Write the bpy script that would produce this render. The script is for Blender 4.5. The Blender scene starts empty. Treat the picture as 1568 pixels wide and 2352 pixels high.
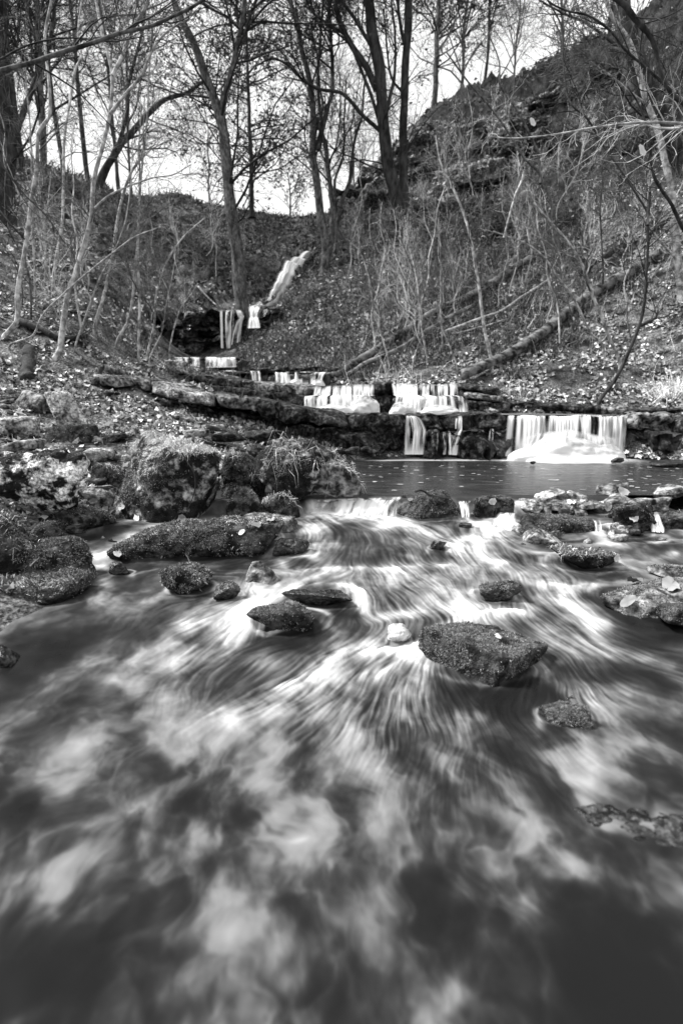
import bpy, math, numpy as np
from mathutils import Vector, Matrix
sc = bpy.context.scene
COL = sc.collection
RNG = np.random.default_rng(7)
# ------------------------------------------------------------------ camera
F, CX, CY, CAMZ = 1200.0, 784.0, 1176.0, 1.2
PITCH = math.radians(12.73)
cam_d = bpy.data.cameras.new("camera"); cam = bpy.data.objects.new("camera", cam_d); COL.objects.link(cam)
cam.location = (0, 0, CAMZ); cam.rotation_euler = (math.pi / 2 - PITCH, 0, 0)
cam_d.sensor_fit = 'VERTICAL'; cam_d.sensor_height = 36; cam_d.lens = F / 2352 * 36
cam_d.clip_end = 1000; cam_d.clip_start = 0.05
cam_d.dof.use_dof = True; cam_d.dof.focus_distance = 4.2; cam_d.dof.aperture_fstop = 1.5
sc.camera = cam
# ------------------------------------------------------------------ light: bright overcast, soft sun from the left
SUN_EL, SUN_AZ = math.radians(50), math.radians(-78)      # azimuth from +Y towards +X
w = bpy.data.worlds.new("World"); sc.world = w; w.use_nodes = True
nt = w.node_tree; nt.nodes.clear()
sky = nt.nodes.new('ShaderNodeTexSky'); sky.sky_type = 'NISHITA'; sky.sun_disc = False
sky.sun_elevation = SUN_EL; sky.sun_rotation = SUN_AZ; sky.dust_density = 4; sky.air_density = 1.0
bw = nt.nodes.new('ShaderNodeRGBToBW')
mxs = nt.nodes.new('ShaderNodeMix'); mxs.data_type = 'FLOAT'; mxs.inputs[0].default_value = 0.72
mxs.inputs[3].default_value = 10.5                           # even cloud cover over the sky
bg = nt.nodes.new('ShaderNodeBackground'); bg.inputs[1].default_value = 0.108
wo = nt.nodes.new('ShaderNodeOutputWorld')
L = nt.links.new
L(sky.outputs[0], bw.inputs[0]); L(bw.outputs[0], mxs.inputs[2])
tc_ = nt.nodes.new('ShaderNodeTexCoord'); nz_ = nt.nodes.new('ShaderNodeTexNoise')
nz_.inputs['Scale'].default_value = 2.2; nz_.inputs['Detail'].default_value = 5; nz_.inputs['Roughness'].default_value = .5
mr_ = nt.nodes.new('ShaderNodeMapRange'); mr_.inputs[1].default_value = .3; mr_.inputs[2].default_value = .7
mr_.inputs[3].default_value = .86; mr_.inputs[4].default_value = 1.12
mu_ = nt.nodes.new('ShaderNodeMath'); mu_.operation = 'MULTIPLY'
L(tc_.outputs['Generated'], nz_.inputs['Vector']); L(nz_.outputs[0], mr_.inputs[0])
L(mxs.outputs[0], mu_.inputs[0]); L(mr_.outputs[0], mu_.inputs[1])
L(mu_.outputs[0], bg.inputs[0]); L(bg.outputs[0], wo.inputs[0])
sd = bpy.data.lights.new("sun", 'SUN'); sd.energy = 5.0; sd.angle = math.radians(10); sd.color = (1, 1, 1)
so = bpy.data.objects.new("sun", sd); COL.objects.link(so)
sdir = Vector((math.sin(SUN_AZ) * math.cos(SUN_EL), math.cos(SUN_AZ) * math.cos(SUN_EL), math.sin(SUN_EL)))
so.rotation_euler = sdir.to_track_quat('Z', 'Y').to_euler()
sc.view_settings.view_transform = 'Standard'; sc.view_settings.look = 'None'
sc.view_settings.gamma = 1; sc.view_settings.exposure = 0.45; sc.view_settings.use_curve_mapping = False
sc.cycles.max_bounces = 5; sc.cycles.diffuse_bounces = 2; sc.cycles.glossy_bounces = 2
sc.cycles.transparent_max_bounces = 10; sc.cycles.transmission_bounces = 2
sc.cycles.use_adaptive_sampling = True
# ------------------------------------------------------------------ pixel <-> world (measured on the photograph, 1568 x 2352)
CP, SP = math.cos(PITCH), math.sin(PITCH)
def ray(px, py):
    a = (px - CX) / F; b = -(py - CY) / F
    return np.array([a, CP + b * SP, -SP + b * CP])          # world direction, unit depth
def at(px, py, Y):
    d = ray(px, py); return np.array([0, 0, CAMZ]) + d * (Y / d[1])
def pxm(p):                                                    # metres per pixel at point p
    return (p[1] * CP - (p[2] - CAMZ) * SP) / F
def toV(P):
    dep = P[..., 1] * CP - (P[..., 2] - CAMZ) * SP
    up = P[..., 1] * SP + (P[..., 2] - CAMZ) * CP
    dep = np.maximum(dep, .01)
    return CX + F * P[..., 0] / dep, CY - F * up / dep
# ------------------------------------------------------------------ noise
_perm = np.random.default_rng(3).permutation(4096).astype(np.int64)
_grad = np.random.default_rng(4).normal(size=(4096, 3)); _grad /= np.linalg.norm(_grad, axis=1)[:, None]
def pnoise(P):
    P = np.asarray(P, float); i = np.floor(P).astype(np.int64); f = P - i
    u = f * f * f * (f * (f * 6 - 15) + 10); out = 0
    for dx in (0, 1):
        for dy in (0, 1):
            for dz in (0, 1):
                h = _perm[(_perm[(_perm[(i[..., 0] + dx) & 4095] + i[..., 1] + dy) & 4095] + i[..., 2] + dz) & 4095]
                g = _grad[h]
                d = g[..., 0] * (f[..., 0] - dx) + g[..., 1] * (f[..., 1] - dy) + g[..., 2] * (f[..., 2] - dz)
                out = out + d * (u[..., 0] if dx else 1 - u[..., 0]) * (u[..., 1] if dy else 1 - u[..., 1]) * (u[..., 2] if dz else 1 - u[..., 2])
    return out
def fbm(P, octv=4, gain=.5, lac=2.03):
    P = np.asarray(P, float); a = 1.0; s = 0
    for o in range(octv):
        s = s + a * pnoise(P * lac ** o + 17.3 * o); a *= gain
    return s
def ss(a, b, x):
    t = np.clip((x - a) / (b - a), 0, 1); return t * t * (3 - 2 * t)
# ------------------------------------------------------------------ fast meshes
def mesh(name, V, faces, mats, attrs=None, smooth=True, midx=None):
    """faces: list of int arrays (n,3) / (n,4)."""
    me = bpy.data.meshes.new(name); V = np.asarray(V, np.float32)
    me.vertices.add(len(V)); me.vertices.foreach_set('co', V.ravel())
    faces = [np.asarray(f, np.int32) for f in faces if len(f)]
    nl = sum(f.size for f in faces); nf = sum(len(f) for f in faces)
    me.loops.add(nl); me.polygons.add(nf)
    me.loops.foreach_set('vertex_index', np.concatenate([f.ravel() for f in faces]).astype(np.int32))
    tot = np.concatenate([np.full(len(f), f.shape[1], np.int32) for f in faces])
    st = np.concatenate([[0], np.cumsum(tot)[:-1]]).astype(np.int32)
    me.polygons.foreach_set('loop_start', st)
    try: me.polygons.foreach_set('loop_total', tot)
    except Exception: pass
    me.polygons.foreach_set('use_smooth', np.full(nf, smooth, bool))
    for m in (mats if isinstance(mats, (list, tuple)) else [mats]): me.materials.append(m)
    if midx is not None: me.polygons.foreach_set('material_index', np.asarray(midx, np.int32))
    for k, v in (attrs or {}).items():
        a = me.attributes.new(k, 'FLOAT', 'POINT'); a.data.foreach_set('value', np.asarray(v, np.float32))
    me.update(calc_edges=True); me.validate()
    return me
def link(name, me, parent=None, loc=None):
    o = bpy.data.objects.new(name, me); COL.objects.link(o)
    if parent is not None: o.parent = parent
    if loc is not None: o.location = loc
    return o
def tag(o, label=None, cat=None, group=None, kind=None):
    if label: o['label'] = label
    if cat: o['category'] = cat
    if group: o['group'] = group
    if kind: o['kind'] = kind
    return o
def empty(name, loc, label, cat, group=None):
    o = bpy.data.objects.new(name, None); COL.objects.link(o); o.location = [float(v) for v in loc]
    o.empty_display_size = .1
    return tag(o, label, cat, group)
def gridfaces(nu, nv, off=0, wrap=False):
    a = np.arange(nu * nv).reshape(nu, nv) + off
    if wrap: a = np.concatenate([a, a[:, :1]], 1)
    return np.stack([a[:-1, :-1], a[1:, :-1], a[1:, 1:], a[:-1, 1:]], -1).reshape(-1, 4)
class Batch:
    def __init__(s): s.V = []; s.F3 = []; s.F4 = []; s.A = {}; s.n = 0
    def add(s, V, F4=None, F3=None, **att):
        V = np.asarray(V, float).reshape(-1, 3)
        if F4 is not None and len(F4): s.F4.append(np.asarray(F4) + s.n)
        if F3 is not None and len(F3): s.F3.append(np.asarray(F3) + s.n)
        for k, v in att.items(): s.A.setdefault(k, []).append(np.broadcast_to(np.asarray(v, float), (len(V),)))
        s.V.append(V); s.n += len(V)
    def build(s, name, mats, parent=None, loc=(0, 0, 0), smooth=True):
        V = np.concatenate(s.V) - np.asarray(loc, float)
        fs = []
        if s.F4: fs.append(np.concatenate(s.F4))
        if s.F3: fs.append(np.concatenate(s.F3))
        me = mesh(name, V, fs, mats, {k: np.concatenate(v) for k, v in s.A.items()}, smooth)
        o = link(name, me, parent)
        if parent is None: o.location = [float(v) for v in loc]
        return o
# ------------------------------------------------------------------ materials (all grey: a black and white photograph)
def M(name, dark, light, scale=6, lo=.35, hi=.65, rough=.85, bump=.4, bscale=None, stretch=(1, 1, 1), attr=None, detail=8, spec=.3, dist=.02, fine=None, rot=None, upw=None):
    m = bpy.data.materials.new(name); m.use_nodes = True; n = m.node_tree; b = n.nodes['Principled BSDF']; l = n.links.new
    tc = n.nodes.new('ShaderNodeNewGeometry'); mp = n.nodes.new('ShaderNodeMapping'); mp.inputs['Scale'].default_value = stretch
    if rot: mp.inputs['Rotation'].default_value = rot
    l(tc.outputs['Position'], mp.inputs[0])
    nz = n.nodes.new('ShaderNodeTexNoise'); nz.inputs['Scale'].default_value = scale; nz.inputs['Detail'].default_value = detail; nz.inputs['Roughness'].default_value = .62
    l(mp.outputs[0], nz.inputs['Vector'])
    mr = n.nodes.new('ShaderNodeMapRange'); mr.inputs[1].default_value = lo; mr.inputs[2].default_value = hi
    mr.inputs[3].default_value = dark; mr.inputs[4].default_value = light; l(nz.outputs[0], mr.inputs[0])
    out = mr.outputs[0]
    if fine:                                                   # second, finer mottling: (scale, low, high)
        n2 = n.nodes.new('ShaderNodeTexNoise'); n2.inputs['Scale'].default_value = fine[0]; n2.inputs['Detail'].default_value = 4
        l(mp.outputs[0], n2.inputs['Vector'])
        m2 = n.nodes.new('ShaderNodeMapRange'); m2.inputs[1].default_value = .38; m2.inputs[2].default_value = .62
        m2.inputs[3].default_value = fine[1]; m2.inputs[4].default_value = fine[2]; l(n2.outputs[0], m2.inputs[0])
        mu = n.nodes.new('ShaderNodeMath'); mu.operation = 'MULTIPLY'; l(out, mu.inputs[0]); l(m2.outputs[0], mu.inputs[1]); out = mu.outputs[0]
    if attr:
        at_ = n.nodes.new('ShaderNodeAttribute'); at_.attribute_name = attr
        mu = n.nodes.new('ShaderNodeMath'); mu.operation = 'MULTIPLY'; l(out, mu.inputs[0]); l(at_.outputs['Fac'], mu.inputs[1]); out = mu.outputs[0]
    l(out, b.inputs['Base Color']); b.inputs['Roughness'].default_value = rough; b.inputs['Specular IOR Level'].default_value = spec
    if bump:
        nb = n.nodes.new('ShaderNodeTexNoise'); nb.inputs['Scale'].default_value = bscale or scale * 4; nb.inputs['Detail'].default_value = 6
        l(mp.outputs[0], nb.inputs['Vector'])
        bp = n.nodes.new('ShaderNodeBump'); bp.inputs['Strength'].default_value = bump; bp.inputs['Distance'].default_value = dist
        l(nb.outputs[0], bp.inputs['Height']); l(bp.outputs[0], b.inputs['Normal'])
    return m
# ================================================================== terrain
TP = [  # (px, py, distance) seen in the photograph
 (0,1250,3.4),(0,1165,4.3),(110,1160,4.45),(-120,1150,4.3),(60,1030,5.6),(0,1000,6),(0,900,7.2),(0,800,8.2),(0,700,10),(0,600,12.5),(0,500,16),(0,405,20),
 (200,1250,3.95),(200,1120,4.8),(200,1000,6.2),(200,900,7.5),(200,830,8.6),(200,700,10.5),(200,600,13.5),(200,500,19),(200,425,26),
 (100,950,6.8),(100,850,7.9),(100,750,9),(300,1190,4.6),(300,950,7.1),(300,1000,6.3),(500,1150,5.2),(500,1010,6.8),(650,1040,6.9),(560,1004,7.5),(700,1024,8.0),(820,1038,8.2),
 (400,1180,4.7),(400,1000,6.3),(400,960,7.3),(400,875,9.3),(400,853,10.6),(475,851,11.8),(430,853,12.4),(385,814,15.6),(372,835,13.0),(300,850,9.1),(300,790,10.8),(450,812,16.6),(450,716,17.6),(380,716,17.3),(380,800,16.5),
 (310,700,15),(292,780,12.0),(400,620,21),(400,520,28),(400,445,34),(560,600,24),(560,530,30),(560,485,38),(660,560,32),(695,520,42),
 (590,712,19),(500,640,20.5),(605,690,20.2),(635,650,22),(664,610,25),(714,580,28),
 (540,806,15.5),(650,770,15),(650,700,16.6),(740,640,18),(780,560,21),(790,500,24),
 (600,862,13.0),(750,845,12.3),(880,868,11.3),(1000,868,10.9),(1100,895,10.1),(1150,932,9.4),(1300,937,9.3),(1400,925,9.3),(1568,945,8.7),
 (900,760,13.5),(900,650,16),(900,550,19),(900,450,22),(880,385,25),(940,300,26),(1000,240,28),(1100,205,30),(1250,160,31),(1400,90,30),(1568,-20,27),
 (1100,800,12),(1100,700,14.5),(1100,600,17),(1100,450,21),(1100,320,25),(1300,850,10.6),(1300,750,12.6),(1300,600,15.5),(1300,400,20),(1300,250,25.5),
 (1568,850,10),(1568,700,12.2),(1568,500,15.5),(1568,250,20),(1568,100,24)]
TW = [(-.5,.5,-.3),(1,.5,-.3),(0,2,-.25),(1.5,2,-.25),(0,3.5,-.15),(1.5,3.5,-.12),(3,3.5,-.1),(-1.2,1,-.25),(-1.3,2,-.2),(-.7,3.2,-.12),
 (.3,5.3,-.1),(2,5.3,-.1),(4,5.6,-.1),(.6,7.2,-.05),(2.5,7.8,-.05),(4,7.9,-.05),(1.3,8.9,.62),(2.4,8.9,.70),(3.6,8.85,.72),(4.4,8.8,.74),(2.4,8.35,.05),(3.7,8.3,.05),
 (-2.0,2.5,.12),(-2.6,2.2,.35),(-3.5,2.5,.9),(-2.1,1,.1),(-3,.5,.7),(-6,2,2.2),(-10,6,6),(-14,12,10),(-5,-4,1.6),(0,-6,-.4),(1,-3,-.35),(3,-4,-.2),
 (3.4,1,.0),(4.2,2.5,-.05),(5.4,3,.7),(5.6,5.2,.45),(5.8,7.5,.75),(8,4,3),(12,8,7.5),(20,15,16),(6,1,1.2),(6,-4,1.2),(9,10,5.5),(14,14,11),(19,25,19),
 (-22,30,10.5),(-12,38,12.2),(-2,52,14),(-6,60,13),(6,46,12),(12,45,15),(22,45,19),(40,40,22),(-40,30,13),(-40,0,12),(40,0,20),(0,90,14),(-40,80,14),(50,80,22),(-25,-30,6),(25,-30,8),(0,-40,0),(40,-60,8),(-40,-60,8),(-80,60,14),(80,60,24)]
CPt = np.array([at(*p) for p in TP] + [np.array(t, float) for t in TW])
def _phi(r): return -np.sqrt(r * r + .35 ** 2)
_D = np.linalg.norm(CPt[:, None, :2] - CPt[None, :, :2], axis=2)
_n = len(CPt); _A = np.zeros((_n + 3, _n + 3)); _A[:_n, :_n] = _phi(_D) + np.eye(_n) * 0.01
_A[:_n, _n] = 1; _A[:_n, _n + 1:] = CPt[:, :2]; _A[_n:, :_n] = _A[:_n, _n:].T
_W = np.linalg.solve(_A, np.concatenate([CPt[:, 2], np.zeros(3)]))
# rock falls are taken out of the earth: terrain level capped along the stream's course
STREAM = [(at(500,806,16.4), 1.0), (at(520,830,13.6), .8), (at(600,868,12.0), .9), (at(690,888,11.1), 1.1)]
def T(x, y, fine=True):
    x = np.asarray(x, float); y = np.asarray(y, float); sh = np.broadcast(x, y).shape
    X = np.broadcast_to(x, sh).ravel(); Y = np.broadcast_to(y, sh).ravel(); Z = np.empty(X.size)
    for s in range(0, X.size, 40000):
        e = min(s + 40000, X.size)
        d = np.sqrt((X[s:e, None] - CPt[None, :, 0]) ** 2 + (Y[s:e, None] - CPt[None, :, 1]) ** 2)
        Z[s:e] = _phi(d) @ _W[:_n] + _W[_n] + X[s:e] * _W[_n + 1] + Y[s:e] * _W[_n + 2]
    if fine:
        P = np.stack([X, Y, X * 0], -1)
        wet = ss(-.05, .35, Z) * ss(0, 3, np.hypot(X, Y))
        far = ss(6, 20, Y)
        Z = Z + wet * (.05 * fbm(P * 2.2, 4) + .12 * far * fbm(P * .9, 5, .6))
        crag = ss(3.4, 7, X) * ss(15, 22, Y) + .7 * ss(2, -2, X) * ss(17, 19, Y) * ss(30, 24, Y)
        rg = 1 - 2 * np.abs(pnoise(P * .55 + 40)); st = fbm(np.stack([X * .3, Y * .3, Z * 1.6], -1), 4, .6)
        Z = Z + crag * (1.15 * st + .6 * (rg - .5) + .45 * fbm(P * 2.4 + 9, 4, .6))
    return Z.reshape(sh)
def hit(px, py, f=None, y0=.6, y1=60, n=500):
    """first point of the ground (or of surface f) on the line of sight"""
    d = ray(px, py); ys = y0 * (y1 / y0) ** (np.arange(n) / n)
    P = np.array([0, 0, CAMZ]) + d[None] * (ys / d[1])[:, None]
    z = (f or (lambda a, b: T(a, b)))(P[:, 0], P[:, 1]); k = np.nonzero(P[:, 2] <= z)[0]
    if not len(k): return P[-1]
    k = k[0]; 
    if k == 0: return P[0]
    a = (P[k - 1, 2] - z[k - 1]); b = z[k] - P[k, 2]; t = a / (a + b + 1e-9)
    return P[k - 1] * (1 - t) + P[k] * t
def W(x, y):
    """surface of the running stream below the pool"""
    x = np.asarray(x, float); y = np.asarray(y, float)
    yy = y + .10 * np.sin(x * 3.1 + .6) + .05 * np.sin(x * 7.3)
    return .03 * ss(2.2, 2.7, yy) + .03 * ss(2.85, 3.25, yy) + .035 * ss(3.4, 3.85, yy) + .03 * ss(3.95, 4.3, yy) + .094 * ss(4.66, 4.9, y + .06 * np.sin(x * 3.7 + 1) + .05 * np.sin(x * 9) - .12 * ss(1.5, 2.2, x))
GROUND = M("leaf_earth", .004, .16, scale=2.6, lo=.40, hi=.66, rough=.95, bump=1, bscale=30, fine=(38, .25, 2.1), detail=10, dist=.05, attr='bare')
nu, nv = 700, 460
ang = np.radians(np.linspace(-42, 42, nu)); ang = np.concatenate([np.radians(np.linspace(-180, -42.5, 60)), ang, np.radians(np.linspace(42.5, 180, 60))])
rad = np.concatenate([[0.02, .3], .55 * (62 / .55) ** (np.arange(nv) / (nv - 1)), [75, 95, 130, 200, 320]])
A_, R_ = np.meshgrid(ang, rad, indexing='ij'); X_, Y_ = R_ * np.sin(A_), R_ * np.cos(A_)
Z_ = T(X_, Y_); Z_ = np.where(R_ > 62, Z_[:, [list(rad).index(75) - 1]] * 1.0 + (R_ - 62) * .02, Z_)
ground = link("ground", mesh("ground", np.stack([X_, Y_, Z_], -1).reshape(-1, 3), [gridfaces(len(ang), len(rad))[:, ::-1]], GROUND, {'bare': (1.25 - .95 * ss(-.15, .25, ss(2.2, 5, X_) * ss(15, 20, Y_) * .6 + .6 * fbm(np.stack([X_ * .35, Y_ * .35, X_ * 0 + 12], -1), 4) - .1)).ravel()}))
tag(ground, "leaf strewn rocky valley floor and its steep wooded banks", kind="structure")
# ================================================================== water
def onW(px, py): return hit(px, py, W, .5, 7, 900)
def water_mat(name, lo=.008, hi=.82, rough=.12, bump=0, bscale=8, stretch=(1, 3, 1), dist=.01, spec=.5):
    m = bpy.data.materials.new(name); m.use_nodes = True; n = m.node_tree; b = n.nodes['Principled BSDF']; l = n.links.new
    a = n.nodes.new('ShaderNodeAttribute'); a.attribute_name = 'milk'
    pw = n.nodes.new('ShaderNodeMath'); pw.operation = 'POWER'; pw.inputs[1].default_value = 2.1; l(a.outputs['Fac'], pw.inputs[0])
    mr = n.nodes.new('ShaderNodeMapRange'); mr.inputs[3].default_value = lo; mr.inputs[4].default_value = hi; l(pw.outputs[0], mr.inputs[0])
    l(mr.outputs[0], b.inputs['Base Color'])
    r = n.nodes.new('ShaderNodeMapRange'); r.inputs[2].default_value = .6; r.inputs[3].default_value = rough; r.inputs[4].default_value = .6; l(a.outputs['Fac'], r.inputs[0])
    l(r.outputs[0], b.inputs['Roughness']); b.inputs['IOR'].default_value = 1.33; b.inputs['Specular IOR Level'].default_value = spec
    if bump:
        g = n.nodes.new('ShaderNodeNewGeometry'); mp = n.nodes.new('ShaderNodeMapping'); mp.inputs['Scale'].default_value = stretch; l(g.outputs['Position'], mp.inputs[0])
        z = n.nodes.new('ShaderNodeTexNoise'); z.inputs['Scale'].default_value = bscale; z.inputs['Detail'].default_value = 3; l(mp.outputs[0], z.inputs['Vector'])
        bp = n.nodes.new('ShaderNodeBump'); bp.inputs['Strength'].default_value = bump; bp.inputs['Distance'].default_value = dist
        l(z.outputs[0], bp.inputs['Height']); l(bp.outputs[0], b.inputs['Normal'])
    return m
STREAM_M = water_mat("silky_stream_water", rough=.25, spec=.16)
# currents and foam: polyline (photo pixels), width px, strength of foam, weight of its direction
ST = [([(725,1160),(760,1185),(850,1190),(960,1218),(1060,1262)],42,.62,1),([(745,1140),(740,1180)],50,.30,1),([(850,1142),(900,1165),(960,1200)],34,.30,1),
 ([(870,1190),(950,1215)],26,.5,0),([(640,1262),(660,1295),(640,1330)],26,.3,0),([(690,1312),(800,1303),(900,1302),(1015,1296)],22,.5,.6),([(1015,1296),(1060,1262),(1092,1235)],20,.35,.3),
 ([(1165,1165),(1130,1200),(1110,1235),(1090,1262),(1105,1290)],34,.5,1),([(1110,1215),(1160,1195)],26,.35,0),([(1190,1160),(1240,1150)],18,.5,0),
 ([(900,1310),(930,1335),(985,1350),(1040,1380),(1085,1410)],55,.34,1),([(760,1318),(650,1350),(610,1385),(560,1420)],36,.40,1),([(1080,1300),(1060,1340),(1050,1390)],64,.22,1),
 ([(572,1345),(570,1372),(555,1405)],34,.95,1),([(560,1400),(510,1422),(450,1435)],28,.6,.8),([(470,1440),(400,1480),(330,1510)],46,.14,1),([(600,1390),(585,1420),(540,1450)],30,.55,1),
 ([(828,1360),(850,1392)],18,.9,1),([(860,1412),(930,1400),(1000,1402),(1070,1408)],24,.34,.6),([(1085,1395),(1110,1388)],20,.6,0),
 ([(1200,1405),(1110,1405),(1040,1425),(995,1460),(965,1492)],19,.8,1),([(905,1440),(870,1470)],36,.3,.5),
 ([(960,1495),(890,1490),(800,1500),(745,1525),(690,1565)],34,.66,.7),([(930,1475),(880,1490)],38,.5,.3),([(930,1520),(850,1540),(770,1555)],40,.24,.5),
 ([(860,1530),(740,1640),(640,1710),(545,1770)],60,.14,1),([(890,1540),(830,1660),(740,1800),(680,1880)],60,.13,1),([(930,1550),(900,1700),(850,1860)],46,.10,1),([(760,1540),(600,1620),(430,1700)],42,.26,1),
 ([(560,1610),(470,1650),(380,1680)],22,.30,.6),([(1150,1290),(1230,1340),(1310,1400)],48,.20,1),([(1265,1310),(1280,1345),(1330,1400),(1360,1480)],38,.22,1),([(1250,1440),(1330,1500),(1375,1580),(1350,1650)],46,.13,1),
 ([(1340,1345),(1270,1350)],22,.38,.3),([(1200,1265),(1330,1275),(1460,1290),(1568,1270)],13,.35,.8),([(1330,1300),(1450,1305)],12,.45,.5),([(1230,1245),(1330,1250)],10,.4,.5),([(1490,1245),(1568,1238)],9,.55,.5),
 ([(1300,1255),(1430,1250)],10,.3,.3),([(600,1440),(615,1446),(660,1444)],9,.9,0),([(480,1320),(560,1310),(640,1320)],16,.15,1),([(380,1340),(300,1360),(240,1420),(230,1500)],60,.07,1),
 ([(290,1318),(340,1312)],10,.22,.3),([(300,1362),(340,1356)],9,.18,.2),([(230,1272),(270,1255),(300,1262)],14,.5,0),([(220,1520),(300,1560),(400,1600)],46,.14,.7),([(430,1500),(300,1600),(260,1640)],60,.12,.6),([(20,1720),(140,1740),(160,1800)],50,.13,.5),
 ([(330,1720),(400,1730)],26,.22,.3),([(430,1760),(560,1850),(620,1920)],80,.05,.5),([(740,1880),(620,1960),(560,2080),(520,2200)],85,.09,1),([(840,1920),(760,2040),(700,2250)],90,.05,1),
 ([(1290,1730),(1350,1775)],40,.34,.4),([(1150,1870),(1210,1900)],44,.34,.3),([(1290,2000),(1160,2130),(1040,2230),(1000,2320)],52,.17,1),([(1500,2080),(1380,2000),(1290,1960)],44,.22,.6),([(1568,2250),(1440,2200),(1350,2120)],60,.10,.6),
 ([(1380,1620),(1470,1600),(1568,1610)],46,.24,.6),([(1420,1740),(1500,1720),(1568,1740)],44,.14,.6),([(1380,1500),(1460,1510),(1560,1540)],34,.12,.5),([(1400,1440),(1450,1450)],16,.14,.2),([(1300,1680),(1330,1700),(1350,1740)],20,.35,.4),
 ([(650,1935),(668,1930)],15,.40,0),([(760,1995),(768,2010)],17,.5,0),([(40,2070),(100,2030),(180,2000)],48,.38,.2),([(40,2045),(80,2035)],22,.25,0),([(120,2310),(180,2280),(220,2330)],40,.34,.2),([(950,2330),(990,2345)],46,.28,.3),([(1100,1560),(1080,1640),(1100,1740),(1060,1800)],36,.16,.8),([(980,1600),(1020,1720),(1000,1850)],60,.08,1),
 ([(1470,1880),(1530,1870),(1568,1900)],30,.40,0),([(1350,1840),(1400,1880)],22,.42,0),([(900,2000),(960,1950)],40,.10,0)]
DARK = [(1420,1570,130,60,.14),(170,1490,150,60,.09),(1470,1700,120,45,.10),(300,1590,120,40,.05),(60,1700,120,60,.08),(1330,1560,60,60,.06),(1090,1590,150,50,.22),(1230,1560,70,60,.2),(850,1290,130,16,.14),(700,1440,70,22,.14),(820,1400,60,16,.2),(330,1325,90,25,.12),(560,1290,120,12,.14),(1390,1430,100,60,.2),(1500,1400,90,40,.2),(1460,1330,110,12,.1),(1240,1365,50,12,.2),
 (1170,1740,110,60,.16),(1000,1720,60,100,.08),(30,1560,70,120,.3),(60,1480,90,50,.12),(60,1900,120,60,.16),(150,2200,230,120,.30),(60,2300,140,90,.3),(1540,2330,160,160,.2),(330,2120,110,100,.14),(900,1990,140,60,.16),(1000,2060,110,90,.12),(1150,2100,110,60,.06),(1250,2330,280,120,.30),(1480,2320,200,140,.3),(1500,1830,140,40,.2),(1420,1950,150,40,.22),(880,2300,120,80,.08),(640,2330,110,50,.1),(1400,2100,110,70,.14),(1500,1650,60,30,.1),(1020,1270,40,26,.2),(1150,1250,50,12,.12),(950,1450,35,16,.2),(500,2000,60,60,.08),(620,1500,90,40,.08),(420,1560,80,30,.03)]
nu, nv = 640, 600
ang = np.radians(np.linspace(-41, 41, nu)); r0, r1 = .5, 5.75; rad = r0 * (r1 / r0) ** (np.linspace(0, 1, nv) ** .92)
lr = np.linspace(0, 1, nv)
A_, R_ = np.meshgrid(ang, rad, indexing='ij'); X_, Y_ = R_ * np.sin(A_), R_ * np.cos(A_)
milk = np.full(X_.shape, .0); fx = np.zeros(X_.shape); fy = np.zeros(X_.shape)
src = onW(880, 1330)
rx, ry = X_ - src[0], Y_ - src[1] - .25; rn = np.hypot(rx, ry) + 1e-6
near = ss(3.4, 2.4, Y_)
fx += (rx / rn * near) * .5; fy += ((ry / rn) * near - (1 - near)) * .5
XW, YW = X_ + .13 * fbm(np.stack([X_ * 2.2, Y_ * 2.2, X_ * 0], -1), 4), Y_ + .13 * fbm(np.stack([X_ * 2.2, Y_ * 2.2, X_ * 0 + 9], -1), 4)
for pts, wd, val, dw in ST:
    P = np.array([onW(*p) for p in pts]); wm = wd * 1.0 * np.mean([pxm(p) for p in P])
    best = np.full(X_.shape, 1e9); bx = np.zeros(X_.shape); by = np.zeros(X_.shape)
    for a, b in zip(P[:-1], P[1:]):
        d = b[:2] - a[:2]; L2 = d @ d + 1e-9
        t = np.clip(((XW - a[0]) * d[0] + (YW - a[1]) * d[1]) / L2, 0, 1)
        q = np.hypot(XW - a[0] - t * d[0], YW - a[1] - t * d[1]); k = q < best
        best = np.where(k, q, best); n_ = math.sqrt(L2); bx = np.where(k, d[0] / n_, bx); by = np.where(k, d[1] / n_, by)
    g = np.exp(-(best / wm) ** 1.6 * 1.1)
    milk = milk + val * g * (1 - .35 * milk)
    if dw: g2 = np.exp(-(best / wm / 1.8) ** 2) * dw * 1.4; fx += bx * g2; fy += by * g2
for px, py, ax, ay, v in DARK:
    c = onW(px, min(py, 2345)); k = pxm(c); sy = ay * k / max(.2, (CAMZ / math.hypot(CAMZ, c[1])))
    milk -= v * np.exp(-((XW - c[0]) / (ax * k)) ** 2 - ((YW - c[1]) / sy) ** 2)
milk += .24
WK = [(431,1362,104),(600,1336,62),(520,1376,64),(738,1390,168),(664,1450,170),(1116,1552,262),(274,1318,50),(917,1476,54),(1298,1660,96),(982,1192,140),(1123,1192,88),(1275,1234,180),(1358,1308,165),(1456,1230,112),(1540,1430,330),(485,1284,430),(667,1274,80),(134,1340,170),(1138,1378,92),(1005,1262,38),(1510,1242,180)]
shade = np.zeros(X_.shape); wtr = fbm(np.stack([X_ * 5, Y_ * 5, X_ * 0 + 61], -1), 3)
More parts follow.
